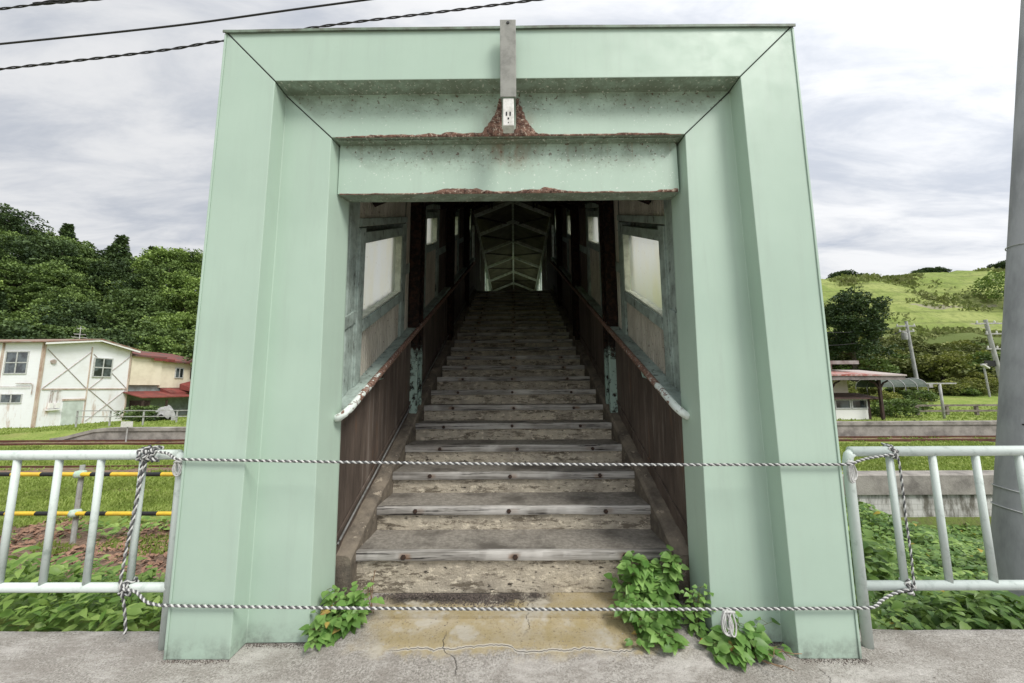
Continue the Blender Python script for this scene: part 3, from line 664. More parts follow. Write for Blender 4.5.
def skein(label, c, n, w, h, seed):
    rnd = random.Random(seed); t = MB()
    for k in range(n):
        a = rnd.uniform(-1,1); ww = w*rnd.uniform(.5,1); hh = h*rnd.uniform(.7,1.05); ox = rnd.uniform(-.3,.3)*w; dy = rnd.uniform(-.012,.012)
        t.tube(resample([(ox-ww*.1,dy,.012), (ox-ww*.5,dy-.006,-hh*.35), (ox-ww*.35,dy-.004,-hh*.85), (ox+.2*ww,dy,-hh), (ox+ww*.5,dy+.004,-hh*.6), (ox+ww*.2,dy,-hh*.15), (ox,dy,.014)], .008), .0045, 6)
    t.tube([(-w*.5,-.006,.0),(0,-.014,.008),(w*.5,-.006,.0)], .007, 6); o = link('rope_skein', t, ROPEW, None, loc=c, smooth='all'); return tag(o, label, 'rope end')
skein('white looped rope end hanging from the lower rope in front of the right pillar', (1.187,-.035,.262), 6, .065, .115, 1)
skein('white rope tuft knotted on the left end post beside the portal', (-2.03,.06,1.06), 5, .045, .09, 2)
skein('white rope tuft knotted on the right end post beside the portal', (2.005,.03,1.045), 7, .055, .115, 3)
# ------------------------------------------------------------------ the land
def skyl(u):      # tangent of the wooded skyline on the left against bearing x/(y+2.28)
    K = [(-3.2,.16),(-2.3,.42),(-1.6,.53),(-1.45,.498),(-1.27,.431),(-1.15,.352),(-1.075,.349),(-.97,.40),(-.885,.385),(-.6,.3),(-.2,.15),(0,.1)]
    for (a, p), (b, q) in zip(K, K[1:]):
        if u <= b: return p + (q-p)*max(0, (u-a))/(b-a)
    return .1
def hill_left(x, y):
    yy = min(y, 62); u = x/(yy+2.28); top = 1.5 + (yy+2.28)*skyl(u) - 7.5
    k = sst(35, 62, y)*sst(-12, -30, x)
    return max(0, top+1)*k - max(0, y-70)*.12*k
def hill_right(x, y):
    k = sst(20, 42, x)
    base = 2.2*sst(22, 42, y) + 10.0*sst(42, 82, y) + 24.5*sst(74, 114, y) - 10*sst(122, 200, y) + 4*sst(130, 170, x)*sst(90, 110, y)
    bump = 2.2*fbm(x*.03, y*.03, 4, 3)*sst(60, 100, y) + 1.6*fbm(x*.07, y*.07, 1, 3)*sst(42, 60, y) + .5*fbm(x*.3, y*.3, 8)*sst(44, 60, y)
    return (base + bump)*k
def land(x, y):
    near = -1.0
    if x < 2.6:
        z = -1.0 + .75*sst(2.6, .3, y)
    else:
        z = (-.55 - .35*sst(.3, 2.0, y) - 1.75*sst(1.5, 8.4, y)) if y < 8.68 else -1.0
        z = -1.0 + (z+1.0)*sst(2.6, 3.4, x)
    if y < .2: z = -1.7
    z += .05*fbm(x*.5, y*.5, 2)*sst(3, 6, y)
    plat = .62*sst(16.45, 16.6, y)
    if x < -18: plat *= sst(-21.8, -18.5, x) if y < 17.6 else sst(-30, -24, x)*sst(32, 26, y)*.6 + .4*sst(-21.8,-18.5,x)*(1 if y<24 else 0)
    if x > 0: plat = .72*sst(16.45, 16.6, y)
    return z + plat + hill_left(x, y) + hill_right(x, y)
def axis_vals(segs):
    out = []
    for a, b, st in segs:
        n = int(round((b-a)/st)); out += [a+(b-a)*i/n for i in range(n)]
    return out + [segs[-1][1]]
gx = axis_vals([(-1500,-300,200),(-300,-120,20),(-120,-40,3),(-40,-14,1),(-14,14,.4),(14,40,1),(40,150,2.2),(150,300,15),(300,1500,200)])
gy = axis_vals([(-60,0,10),(0,.24,.24),(.24,8.66,.3),(8.66,8.72,.06),(8.72,16.4,.6),(16.4,16.7,.1),(16.7,34,1),(34,124,2.2),(124,240,15),(240,1500,180)])
m = MB(); idx = []; dirt = []; hill = []; scrub = []
for y in gy:
    row = []
    for x in gx:
        row.append(m.vert((x, y, land(x, y))))
        d = 0
        if x < 2: d = .95*sst(2.0, 3.2, y)*sst(5.6, 4.4, y) + .85*math.exp(-((y-9.7)/.55)**2) + .5*math.exp(-((y-7.4)/.5)**2)
        d = max(d, .9*math.exp(-((y-15.7)/.55)**2), .6*sst(16.45,16.5,y)*sst(17.6,17.0,y)*(1 if x>-22 else 0))
        if x > 3 and y < 8.7: d = .6
        dirt.append(d); hill.append(max(sst(20, 40, x)*sst(40, 60, y), 0)); 
        sc = sst(-25, -40, x)*sst(34, 40, y)
        r = sst(22, 40, x)*sst(30, 38, y); sc = max(sc, r*sst(84+10*fbm(x*.05,2), 70+10*fbm(x*.05,2), y))
        if x > 2.6 and .3 < y < 8.7: sc = 1
        scrub.append(sc*.9)
    idx.append(row)
for a, b in zip(idx, idx[1:]):
    for k in range(len(gx)-1): m.f.append([a[k], a[k+1], b[k+1], b[k]])
g = struct('ground', m, GROUND, smooth='all')
for nm, vals in (('dirt', dirt), ('hill', hill), ('scrub', scrub)):
    at = g.data.attributes.new(nm, 'FLOAT', 'POINT'); at.data.foreach_set('value', vals)

# retaining wall of the ditch, with its concrete cap
t = thing('retaining_wall', 'low pale retaining wall with a thick concrete cap across the ditch on the right', 'wall', (14, 8.7, -1))
ENVC = simple('old_grey_concrete', (.36,.335,.30), (.17,.155,.14), 1.6, .9, .6, 25, dist=.02)
wc = NT('stained_white_block_wall'); br = wc.new('ShaderNodeTexBrick'); wc.t.links.new(wc.co((1,1,1)), br.inputs['Vector'])
rot = wc.new('ShaderNodeMapping'); rot.inputs['Rotation'].default_value = (R(90),0,0); wc.t.links.new(wc.co(), rot.inputs['Vector']); wc.t.links.new(rot.outputs[0], br.inputs['Vector'])
br.inputs['Color1'].default_value = (.62,.61,.58,1); br.inputs['Color2'].default_value = (.55,.54,.51,1); br.inputs['Mortar'].default_value = (.40,.39,.36,1); br.inputs['Scale'].default_value = 1.6; br.inputs['Mortar Size'].default_value = .012
cc = wc.mix(wc.ramp(wc.noise(3, 6, .7, stretch=(1,1,.3)), .42, .62), br.outputs['Color'], (.14,.13,.105)); wc.bump(wc.noise(30, 4), .4, .01); WALLB = wc.done(cc, .9)
m = MB(); m.box(-11, 30, -.02, .3, -2.0, -.512); link('wall_face', m, WALLB, t)
m = MB(); n = 60; rings = []
for i in range(n+1):
    x = -11+41*i/n; e = .015*fbm(x*.9, 3); rings.append([(x,-.10,-.51),(x,-.10,.0+e),(x,-.06,.035+e),(x,.40,.03),(x,.40,-.51)])
m.loft(rings); link('cap', m, ENVC, t, smooth=True)
# far platform edge walls
def edge_wall(name, label, x0, x1, z1, y=16.3, slope_end=False):
    m = MB(); n = int((x1-x0)/.7); rings = []
    for i in range(n+1):
        x = (x1-x0)*i/n; k = sst(0, 2.6, x) if slope_end else 1; zt = -1.0+(z1+1.0)*(.25+.75*k); e = .012*fbm(x*.8, 4)
        rings.append([(x,0,-1.3),(x,0,zt-.16),(x,-.05,zt-.15),(x,-.05,zt+e),(x,.35,zt+.01),(x,.35,-1.3)])
    m.loft(rings); o = link(name, m, ENVC, None, loc=(x0, y, 0), smooth=True); return tag(o, label, 'platform')
edge_wall('platform_edge', 'low weathered concrete platform edge before the white building on the left', -22.6, -1.5, -.36, slope_end=True)
edge_wall('platform_edge', 'weathered concrete platform edge in front of the small station house on the right', 2.2, 60, -.255)
# railway tracks
RAILM = simple('rusty_rail', (.12,.05,.032), (.07,.03,.02), 6, .8, .2, 60)
SLEEP = simple('old_sleeper', (.10,.075,.06), (.055,.045,.04), 9, .9, .4, 30)
def track(label, y, x0, x1):
    t = thing('railway_track', label, 'railway track', (x0, y, -1.0), 0, 'railway tracks below the bridge')
    for dy in (-.53, .53):
        m = MB(); m.box(0, x1-x0, dy-.035, dy+.035, (-.01 if y > 12 else -.04), (.09 if y > 12 else .05)); link('rail', m, RAILM, t)
    if y < 12: return
    m = MB()
    x = 0
    while x < x1-x0: m.box(x, x+.22, -1.0, 1.0, -.08, -.012); x += .62
    o = link('sleepers', m, SLEEP, t); o['kind'] = 'stuff'
track('rusty track running along the foot of the far platform', 15.66, -60, 60)
track('low overgrown rusty rails in a strip of bare earth on the left meadow', 9.7, -60, -2)

# ------------------------------------------------------------------ low plants
LEAFG = m_leaf('nightshade_leaf', (.11,.24,.05), (.30,.48,.14), (.075,.17,.035), .4, .3, 6)
LEAFK = m_leaf('broad_weed_leaf', (.14,.27,.05), (.42,.58,.16), (.085,.18,.035), .4, .3, 1.2)
LEAFI = m_leaf('ground_cover_leaf', (.075,.165,.036), (.33,.48,.125), (.06,.135,.03), .4, .28, 1.5)
GRASSM = m_leaf('grass_blade', (.20,.28,.05), (.36,.44,.12), (.17,.22,.05), .6, .3, .8)
DRY = simple('dry_stalk', (.30,.20,.12), (.14,.085,.05), 20, .85, 0)
WITHER = simple('withered_leaf', (.42,.34,.08), (.26,.14,.06), 40, .8, 0)
STEM = simple('green_stem', (.10,.15,.04), (.13,.07,.04), 15, .6, 0)
def bush(name, label, loc, stems, seed, leafmat=LEAFG, size=(.034,.092), reach=None, cat='weed', nl=11):
    """a weed of several leaning stems, each carrying leaves"""
    rnd = random.Random(seed); t = thing(name, label, cat, loc); L = MB(); S = MB(); D = MB()
    for (dx, dy, h) in stems:
        path = []; bend = Vector((dx, dy, h)); n = 8
        b0 = Vector((rnd.uniform(-.03,.03), rnd.uniform(-.02,.02), -.01))
        for i in range(n+1):
            q = i/n; path.append(b0 + Vector((dx*q**1.3, dy*q**1.2, h*q - .10*h*q*q)) + Vector((rnd.uniform(-1,1), rnd.uniform(-1,1), rnd.uniform(-.5,.5)))*.006)
        S.tube(path, [.0038-.0026*i/n for i in range(n+1)], 5)
        for k in range(nl):
            q = .18 + .82*k/(nl-1); i = min(n-1, int(q*n)); p = path[i].lerp(path[i+1], q*n-i)
            for e in range(2 if q < .9 else 3):
                a = rnd.uniform(0, 6.283); d = Vector((math.cos(a), math.sin(a)*.8-.35, rnd.uniform(-.1,.5))).normalized()
                st = rnd.uniform(.012,.04); pe = p + d*st; S.tube([p, pe], .0011, 4)
                L.tint = rnd.random()**1.2; ln = rnd.uniform(*size)*(1.25-.5*q)
                (D if rnd.random() < .035 and q < .75 else L).leaf(pe, d+Vector((0,0,-.25)), (rnd.uniform(-.35,.35), rnd.uniform(-.9,0), 1), ln, ln*rnd.uniform(.7,.9), .22, .25)
    if D.v: link('withered_leaves', D, WITHER, t, smooth='all')['kind'] = 'stuff'
    link('foliage', L, leafmat, t, smooth='all'); link('stem', S, STEM, t, smooth='all'); return t
def fan(rnd, n, rx, ry, h0, h1, cx=0, cy=0): return [(cx+rnd.uniform(-rx,rx), cy+rnd.uniform(-ry,ry), rnd.uniform(h0,h1)) for _ in range(n)]
rr = random.Random(5)
bush('weed', 'leafy green weed growing at the inner foot of the left pillar', (-1.05,.20,.03), fan(rr, 10, .12,.06,.12,.27) + [(-.09,-.12,.10),(-.11,-.15,.05),(-.07,-.1,.16),(.14,.02,.2),(.10,.05,.25),(-.08,-.10,.06),(-.05,-.12,.05),(-.11,-.05,.1)], 3, nl=9)
bush('weed', 'tall bushy green weed against the right curb of the bottom step', (.90,.34,.08), fan(rr, 22, .14,.07,.16,.40) + fan(rr, 8, .15,.05,.1,.22, -.06, -.02), 4, nl=12)
bush('weed', 'spreading green weed leaning out over the apron below the rope', (.84,.24,.05), fan(rr, 20, .20,.07,.08,.2, -.04,-.10) + fan(rr, 10, .15,.05,.02,.10,-.02,-.2), 5, size=(.034,.09), nl=9)
bush('weed', 'low trailing weed with large leaves in front of the right pillar', (1.23,.08,.01), fan(rr, 9, .17,.06,.04,.14,.04,-.12) + fan(rr, 6, .1,.05,.06,.2,.12,-.05), 6, size=(.055,.095), nl=6)
bush('weed', 'thin weed climbing the inner corner of the right pillar beside the rope end', (1.08,.16,.02), fan(rr, 6, .05,.03,.22,.34,.03,-.03), 8, size=(.03,.05), nl=6)
m = MB()
for s in range(7):
    p = Vector((1.28+random.uniform(-.05,.05), .02, .012)); path = [p]
    for k in range(7): p = p + Vector((random.uniform(.0,.045), random.uniform(-.05,.015), random.uniform(-.006,.02) if p.z > .02 else random.uniform(.0,.02))); path.append(p)
    m.tube([q-Vector((1.28,.02,0)) for q in path], .0022, 5)
tag(link('dry_twigs', m, DRY, None, loc=(1.28,.02,0)), 'bundle of dry pale twigs lying at the foot of the right pillar', 'twigs')
m = MB(); m.tint = .5; m.leaf((0,0,0), (1,-.15,.05), (.2,-.5,1), .085, .04, .3, .1); tag(link('fallen_leaf', m, simple('orange_leaf', (.62,.25,.03), (.5,.15,.02), 30, .6, 0), None, loc=(1.06,.06,.05), smooth='all'), 'single orange leaf lying among the weeds by the right pillar', 'leaf')
m = MB()
for s in range(3): m.tube([(-.02+.02*s,0,0), (.0,-.01,.07+.02*s), (-.02+.015*s,-.02,.14+.05*s), (.02*s-.02,-.02,.2+.05*s)], .0028, 5)
tag(link('dry_stalks', m, DRY, None, loc=(-.90,.28,.05)), 'dry brown stalks standing beside the left weed', 'stalks')
m = MB(); rg = random.Random(9)      # grit at the foot of the bottom riser
for k in range(3000):
    gx_ = -.25 + rg.gauss(0,.20) if rg.random() < .75 else -.75+rg.gauss(0,.1); x = gx_; y = .475 - abs(rg.gauss(0,.05))*(1.5 if abs(gx_+.2) < .3 else .6); r = rg.uniform(.002,.0065); z = apron_z(x, y)+.001
    m.tint = rg.random(); q = [(x+r*rg.uniform(.6,1)*a, y+r*rg.uniform(.6,1)*b, z+c*r) for a, b, c in ((1,0,0),(0,1,0),(-1,0,0),(0,-1,0),(0,0,.9))]
    i = [m.vert(p) for p in q]; m.f += [[i[0],i[1],i[4]],[i[1],i[2],i[4]],[i[2],i[3],i[4]],[i[3],i[0],i[4]]]
for k in range(1500):      # grit along the pillar feet, added as a dark contact-shade line
    s = rg.choice((-1, 1)); a = rg.uniform(1.17, 1.95)
    yb = 0 if a > 1.58 else .13
    x = s*a; y = yb - abs(rg.gauss(0,.018)); r = rg.uniform(.0015,.005); z = apron_z(x, y); m.tint = rg.random()
    q = [(x+r*rg.uniform(.6,1)*p_, y+r*rg.uniform(.6,1)*b, z+c*r) for p_, b, c in ((1,0,0),(0,1,0),(-1,0,0),(0,-1,0),(0,0,.9))]
    i = [m.vert(p) for p in q]; m.f += [[i[0],i[1],i[4]],[i[1],i[2],i[4]],[i[2],i[3],i[4]],[i[3],i[0],i[4]]]
gm = NT('dark_grit'); stuff('grit', m, gm.done(gm.mix(gm.attr(), (.035,.03,.027), (.15,.12,.10)), .9), 'dark grit gathered at the foot of the bottom step', 'grit')
m = MB()
for k in range(420):
    x = rg.uniform(-2.4,2.4); y = rg.uniform(-.25,.3); r = rg.uniform(.0015,.006); z = apron_z(x, y); m.tint = rg.random()
    q = [(x+r*rg.uniform(.6,1)*a, y+r*rg.uniform(.6,1)*b, z+c*r) for a, b, c in ((1,0,0),(0,1,0),(-1,0,0),(0,-1,0),(0,0,.9))]
    i = [m.vert(p) for p in q]; m.f += [[i[0],i[1],i[4]],[i[1],i[2],i[4]],[i[2],i[3],i[4]],[i[3],i[0],i[4]]]
gm = NT('pale_pebble'); stuff('pebbles', m, gm.done(gm.mix(gm.attr(), (.14,.12,.10), (.4,.38,.34)), .9), 'small stones scattered on the concrete', 'pebbles')

def carpet(name, label, mat, n, place, size, wd=.62, seed=1, up=.25):
    rnd = random.Random(seed); m = MB()
    for _ in range(n):
        p = place(rnd)
        if p is None: continue
        a = rnd.uniform(0, 6.283); d = Vector((math.cos(a), math.sin(a)-.25, rnd.uniform(-.5,up))); m.tint = rnd.random()
        L = rnd.uniform(*size)*(1+.10*max(0, p[1]-2)); m.leaf(p, d, (rnd.uniform(-.5,.5), rnd.uniform(-.8,.3), 1), L, L*wd, .2, .35)
    return stuff(name, m, mat, label, 'ground cover', smooth='all')
def pl_left(r):
    x = r.uniform(-6.5,-1.9); y = .34 + 2.1*r.random()**1.4
    top = .36*sst(2.2,.5,y)*(.55+.7*abs(fbm(x*1.1, y*1.1, 3))) + (.35*sst(-2.9,-3.5,x)+.12)*sst(3,1.6,y)*(.6+.6*fbm(x*2, 5))
    return (x, y, land(x, y) + max(.03, top)*r.random()**.5)
carpet('broad_leaf_weeds', 'broad green weeds growing thickly below the left railing', LEAFK, 8500, pl_left, (.045,.12), .42, 11, .8)
def stuff_litter():
    carpet('leaf_litter', 'dry reddish-brown leaf litter on the bank below the striped barrier', simple('dry_brown_leaf', (.36,.22,.15), (.17,.09,.06), 30, .9, 0), 5200,
           lambda r: (lambda x, y: None if fbm(x*.6, y*.6, 21) < -.15 else (x, y, land(x, y)+r.uniform(0,.05)))(r.uniform(-9,-2.2), r.uniform(2.3,5.6)), (.05,.12), .42, 15)
def pl_left2(r):
    x = r.uniform(-9,-2.2); y = r.uniform(2.2,5.2); 
    if fbm(x*.7, y*.7, 11) < .16: return None
    return (x, y, land(x, y)+r.uniform(.02,.2))
carpet('creeping_weeds', 'patches of creeping weeds on the bare earth bank', LEAFK, 2200, pl_left2, (.05,.12), .5, 12, .7)
stuff_litter()
def pl_right(r):
    y = .34 + 8.25*r.random()**.95; x = r.uniform(1.9, 4.5+y*1.5)
    z0 = land(x, y); far = sst(3,5,y); top = .35*(.5+.9*abs(fbm(x*.8, y*.8, 6))) + .5*sst(4.0,2.6,x-.5*y+1.2) + .28*sst(1.4,.4,y) + 1.15*sst(4.5,8.2,y)*sst(10.5,8.2,x)
    return (x, y, z0 + max(.04+.35*far, top)*r.random()**.45)
carpet('ivy_ground_cover', 'dense ivy-like ground cover filling the ditch below the right railing', LEAFI, 66000, pl_right, (.045,.11), .6, 13, .4)
carpet('ivy_yellow_leaves', 'scattered yellowing leaves in the ground cover', m_leaf('yellow_leaf', (.35,.30,.05), (.5,.36,.05), (.2,.22,.05)), 420, lambda r: (lambda p: (p[0], p[1], p[2]+.05))(pl_right(r)), (.05,.11), .6, 14)
# grass blades
def grass(name, label, n, place, h, seed):
    rnd = random.Random(seed); m = MB()
    for _ in range(n):
        p = place(rnd)
        if p is None: continue
        x, y, z = p; hh = rnd.uniform(*h); a = rnd.uniform(0,6.283); w = .007+.0018*max(0, y); lx = rnd.gauss(0,.35)*hh; ly = rnd.gauss(0,.35)*hh; m.tint = rnd.random()
        c, s_ = math.cos(a)*w, math.sin(a)*w
        i = [m.vert((x-c,y-s_,z)), m.vert((x+c,y+s_,z)), m.vert((x+c*.6+lx*.4,y+s_*.6+ly*.4,z+hh*.6)), m.vert((x+lx,y+ly,z+hh))]; m.f += [[i[0],i[1],i[2]],[i[0],i[2],i[3]]]
    return stuff(name, m, GRASSM, label, 'grass')
def gl(r):
    y = 3.6+11.0*r.random(); u = r.uniform(-1.75,-.55); x = u*(y+2.3)
    if x > -2.2: return None
    if y < 5.6 and fbm(x*.8, y*.8, 5) < .18: return None
    if abs(y-9.7) < .9 and fbm(x*.6, y*2, 3) < .25: return None
    return (x, y, land(x, y)-.01)
grass('meadow_grass', 'short green grass of the meadow left of the stairs', 70000, gl, (.03,.10), 21)
def gr_(r):
    y = 9.2+7.0*r.random(); x = r.uniform(2.5, 1.6*(y+2.3))
    if y > 14.4 and fbm(x*.5, y, 2) < .1: return None
    return (x, y, land(x, y)-.01)
grass('trackside_grass', 'bright green grass between the retaining wall and the far platform', 40000, gr_, (.03,.10), 22)
def gt(r):
    if r.random() < .45:
        x = r.uniform(-34,-15); y = r.uniform(16.8,27)
    else:
        x = r.uniform(12,48); y = r.uniform(16.9,26)
    return (x, y, land(x, y)-.02)
grass('platform_grass', 'rough grass growing on top of the far platform', 20000, gt, (.03,.14), 23)
# ------------------------------------------------------------------ trees
BARK = simple('grey_brown_bark', (.10,.08,.06), (.05,.04,.03), 8, .9, .5, 20)
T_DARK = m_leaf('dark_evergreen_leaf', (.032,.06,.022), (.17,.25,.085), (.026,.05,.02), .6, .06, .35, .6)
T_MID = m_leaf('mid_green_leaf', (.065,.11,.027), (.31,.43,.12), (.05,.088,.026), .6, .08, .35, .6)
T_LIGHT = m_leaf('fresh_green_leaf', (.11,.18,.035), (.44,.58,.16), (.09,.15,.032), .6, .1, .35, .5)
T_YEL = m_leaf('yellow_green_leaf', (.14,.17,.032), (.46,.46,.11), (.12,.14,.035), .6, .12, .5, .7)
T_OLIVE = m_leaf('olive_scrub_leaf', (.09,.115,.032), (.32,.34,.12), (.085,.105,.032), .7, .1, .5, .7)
def crown_mb(seed, h, r, shape='round', nclump=60, per=48, leaf=.36, tight=None):
    rnd = random.Random(seed); m = MB(); cl = []
    for k in range(nclump):
        for _ in range(30):
            z = rnd.random(); a = rnd.uniform(0,6.283)
            if shape == 'cone': rad = r*(1-z)**.85*(.35+.65*rnd.random()**.5); zz = h*(.14+.86*z)
            elif shape == 'layer': lv = int(z*5)/5; rad = r*math.sqrt(max(.05,1-(lv-.2)**2*1.1))*rnd.random()**.5; zz = h*(.28+.7*lv)+rnd.gauss(0,.12)
            else:
                th = math.acos(1-1.75*z); q = (.62+.38*rnd.random())*(1+.30*fbm(math.cos(a)*1.5+seed, math.sin(a)*1.5, th*1.3))
                rad = r*math.sin(th)*q; zz = h*.56 + h*.44*math.cos(th)*q
            break
        cl.append((Vector((rad*math.cos(a), rad*math.sin(a), zz)), rnd.uniform(.55,1.15)*r*(tight or .30 if shape != 'cone' else .20+.12*(1-z)), rnd.random()))
    for c, cr, tn in cl:
        for _ in range(per):
            v = Vector((rnd.gauss(0,1), rnd.gauss(0,1), rnd.gauss(0,1))).normalized()
            if v.z < -.5 and rnd.random() < .7: v.z = -v.z
            p = c + Vector((v.x*cr, v.y*cr, v.z*cr*(.62 if shape != 'layer' else .35)))*(.65+.4*rnd.random())
            m.tint = min(1, max(0, .12 + .38*tn + .42*v.z + rnd.uniform(-.15,.2)))  # shading painted into leaf colour: clump tops lighter, undersides darker
            d = (v + Vector((rnd.gauss(0,.5), rnd.gauss(0,.5), rnd.gauss(0,.5)-.2))).normalized(); s = d.cross(Vector((rnd.random()-.5, rnd.random()-.5, rnd.random()+.2))).normalized()
            L = leaf*rnd.uniform(.6,1.25); W = L*.42; e = p + d*L; mid = p + d*L*.5 + Vector((0,0,L*.12))
            m.f.append([m.vert(p), m.vert(mid+s*W), m.vert(e), m.vert(mid-s*W)])
    return m, cl
def trunk_mb(seed, h, r, cl, rt=.16, shape='round'):
    rnd = random.Random(seed+99); m = MB(); top = h*(.62 if shape != 'cone' else .95)
    path = [Vector((.10*i/6*rnd.uniform(-1,1), .1*i/6*rnd.uniform(-1,1), -.5+(top+.5)*i/6)) for i in range(7)]
    m.tube(path, [rt*(1.25-1.05*i/6) for i in range(7)], 7)
    for c, cr, _ in rnd.sample(cl, min(9, len(cl))):
        q = rnd.uniform(.45,.95)*5; i = int(q); a = path[i].lerp(path[i+1], q-i)
        if a.z < c.z+.5: m.tube([a, a.lerp(c, .5)+Vector((0,0,.2)), c], [rt*.38, rt*.22, rt*.08], 5)
    return m
def tree(name, label, seed, h, r, mat, shape='round', group=None, cat='tree', rt=.16, **k):
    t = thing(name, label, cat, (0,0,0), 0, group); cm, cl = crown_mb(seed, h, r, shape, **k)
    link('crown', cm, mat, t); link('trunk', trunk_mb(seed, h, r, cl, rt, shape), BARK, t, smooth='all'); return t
GW = 'trees on the wooded hill'
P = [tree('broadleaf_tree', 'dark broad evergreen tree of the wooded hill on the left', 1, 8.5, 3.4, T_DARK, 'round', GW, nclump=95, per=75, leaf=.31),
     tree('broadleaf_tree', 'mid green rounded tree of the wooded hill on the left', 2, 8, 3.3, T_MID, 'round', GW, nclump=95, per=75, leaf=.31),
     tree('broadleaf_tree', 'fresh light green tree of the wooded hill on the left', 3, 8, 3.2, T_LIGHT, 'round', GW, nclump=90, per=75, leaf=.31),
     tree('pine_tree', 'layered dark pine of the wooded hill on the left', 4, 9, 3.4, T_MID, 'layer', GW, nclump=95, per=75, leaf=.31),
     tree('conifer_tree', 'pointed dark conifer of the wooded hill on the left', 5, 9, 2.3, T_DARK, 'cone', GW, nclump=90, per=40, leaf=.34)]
rt_ = random.Random(31); used = [0]*5; spots = []
tries = 0
while len(spots) < 165 and tries < 6000:
    tries += 1
    y = rt_.uniform(35, 66); u = rt_.uniform(-2.25,-.70); x = u*(y+2.28)
    if x > -37 and y < 38: continue
    if any((x-a)**2+(y-b)**2 < 3.3**2 for a, b in spots): continue
    spots.append((x, y))
def put(pi, x, y, sc, label=None):
    z = land(x, y)-.3; rz = rt_.uniform(0, 6.28); s = (sc*rt_.uniform(.9,1.12), sc*rt_.uniform(.9,1.12), sc)
    if used[pi] == 0:
        p = P[pi]; p.location = (x,y,z); p.rotation_euler = (0,0,rz); p.scale = s
        if label: p['label'] = label
    else: dup(P[pi], (x,y,z), rz, s, label)
    used[pi] += 1
for x, y in spots:
    u = x/(y+2.28); q = rt_.random() + .25*fbm(x*.06, y*.06, 2)
    if u > -1.02: pi = 2 if q < .6 else 1
    else: pi = 0 if q < .30 else 1 if q < .55 else 3 if q < .85 else 2 if q < .97 else 4
    if y < 43 and u < -1.05 and rt_.random() < .5: pi = 0
    put(pi, x, y, rt_.uniform(.75,1.12))
for x, y, s in ((-72.6,64,1.45),(-65.5,63,1.0),(-75.5,65,1.15),(-83,64,1.1)): put(4, x, y, s)
for k in range(5):
    if used[k] == 0: put(k, -60-6*k, 50, 1)
# trees on the right
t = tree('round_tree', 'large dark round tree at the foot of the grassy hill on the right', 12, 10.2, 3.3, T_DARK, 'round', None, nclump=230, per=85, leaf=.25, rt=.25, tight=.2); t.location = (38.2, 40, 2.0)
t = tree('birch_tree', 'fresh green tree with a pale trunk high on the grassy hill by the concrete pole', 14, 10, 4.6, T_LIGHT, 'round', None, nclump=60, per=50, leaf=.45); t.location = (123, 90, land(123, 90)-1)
t.children[1].data.materials[0] = simple('pale_birch_bark', (.62,.60,.54), (.3,.28,.25), 6, .8, .2)
GB = 'bushes along the foot of the grassy hill'; GS = 'dark bushes on the hill crest'
def bush_proto(name, label, seed, mat, group, h=2.2, r=1.6, nc=44, pe=50, lf=.22): 
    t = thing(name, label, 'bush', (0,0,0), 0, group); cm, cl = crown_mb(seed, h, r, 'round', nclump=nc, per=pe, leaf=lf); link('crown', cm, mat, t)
    m = MB()
    for k in range(4): m.tube([(0,0,-.3), (random.uniform(-.3,.3), random.uniform(-.3,.3), h*.3), tuple(cl[k][0])], [.05,.035,.012], 5)
    link('stem', m, BARK, t, smooth='all'); return t
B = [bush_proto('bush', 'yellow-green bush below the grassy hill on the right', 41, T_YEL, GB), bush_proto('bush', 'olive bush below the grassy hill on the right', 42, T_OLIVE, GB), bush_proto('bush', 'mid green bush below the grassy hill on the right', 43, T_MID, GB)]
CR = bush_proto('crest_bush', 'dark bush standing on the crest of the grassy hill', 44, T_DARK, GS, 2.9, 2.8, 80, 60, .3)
rb = random.Random(17); first = [True]*3; n = 0
def putb(i, x, y, s, dz=-.2, label=None):
    loc = (x, y, land(x, y)+dz); sc = (s*rb.uniform(.9,1.3), s*rb.uniform(.9,1.3), s*rb.uniform(.8,1.1))
    if first[i]: B[i].location = loc; B[i].scale = sc; first[i] = False
    else: dup(B[i], loc, rb.uniform(0,6.28), sc)
for _ in range(150):
    y = rb.uniform(29, 66); u = rb.uniform(.86, 1.62); x = u*(y+2.28)
    q = rb.random(); i = (0 if q < .55 else 1 if q < .8 else 2) if y < 40 else (1 if q < .75 else 0 if q < .88 else 2)
    if 41 < x < 48.5 and y < 42: continue
    if y < 33 and not x > 29+.2*(y-29): continue
    putb(i, x, y, rb.uniform(.4,.62) if y < 40 else rb.uniform(.8,1.7))
for x, y, s in ((21.6,19.6,.55),(27,24,.5),(-26.2,24.6,.7),(-25.2,24.0,.5)): putb(2, x, y, s)
for x, y in ((38.5,31.5),(40,31),(42,31.5),(44,31),(46,31.5),(36,32.2),(48,31.5),(50,32),(41,33),(45,33)): putb(0, x, y, rb.uniform(.5,.65))
firstc = True
for x, y, s in [(103,113,1.15),(106,113,1.0),(108.5,114,.9),(111,113,.6),(127,113,.6),(130.5,113,1.0),(133.5,113,.8),(150,110,1.2)]:
    loc = (x, y, land(x, y)-1.3*s)
    if firstc: CR.location = loc; CR.scale = (s,s,s); firstc = False
    else: dup(CR, loc, rb.uniform(0,6), (s,s,s*rb.uniform(.8,1.1)))
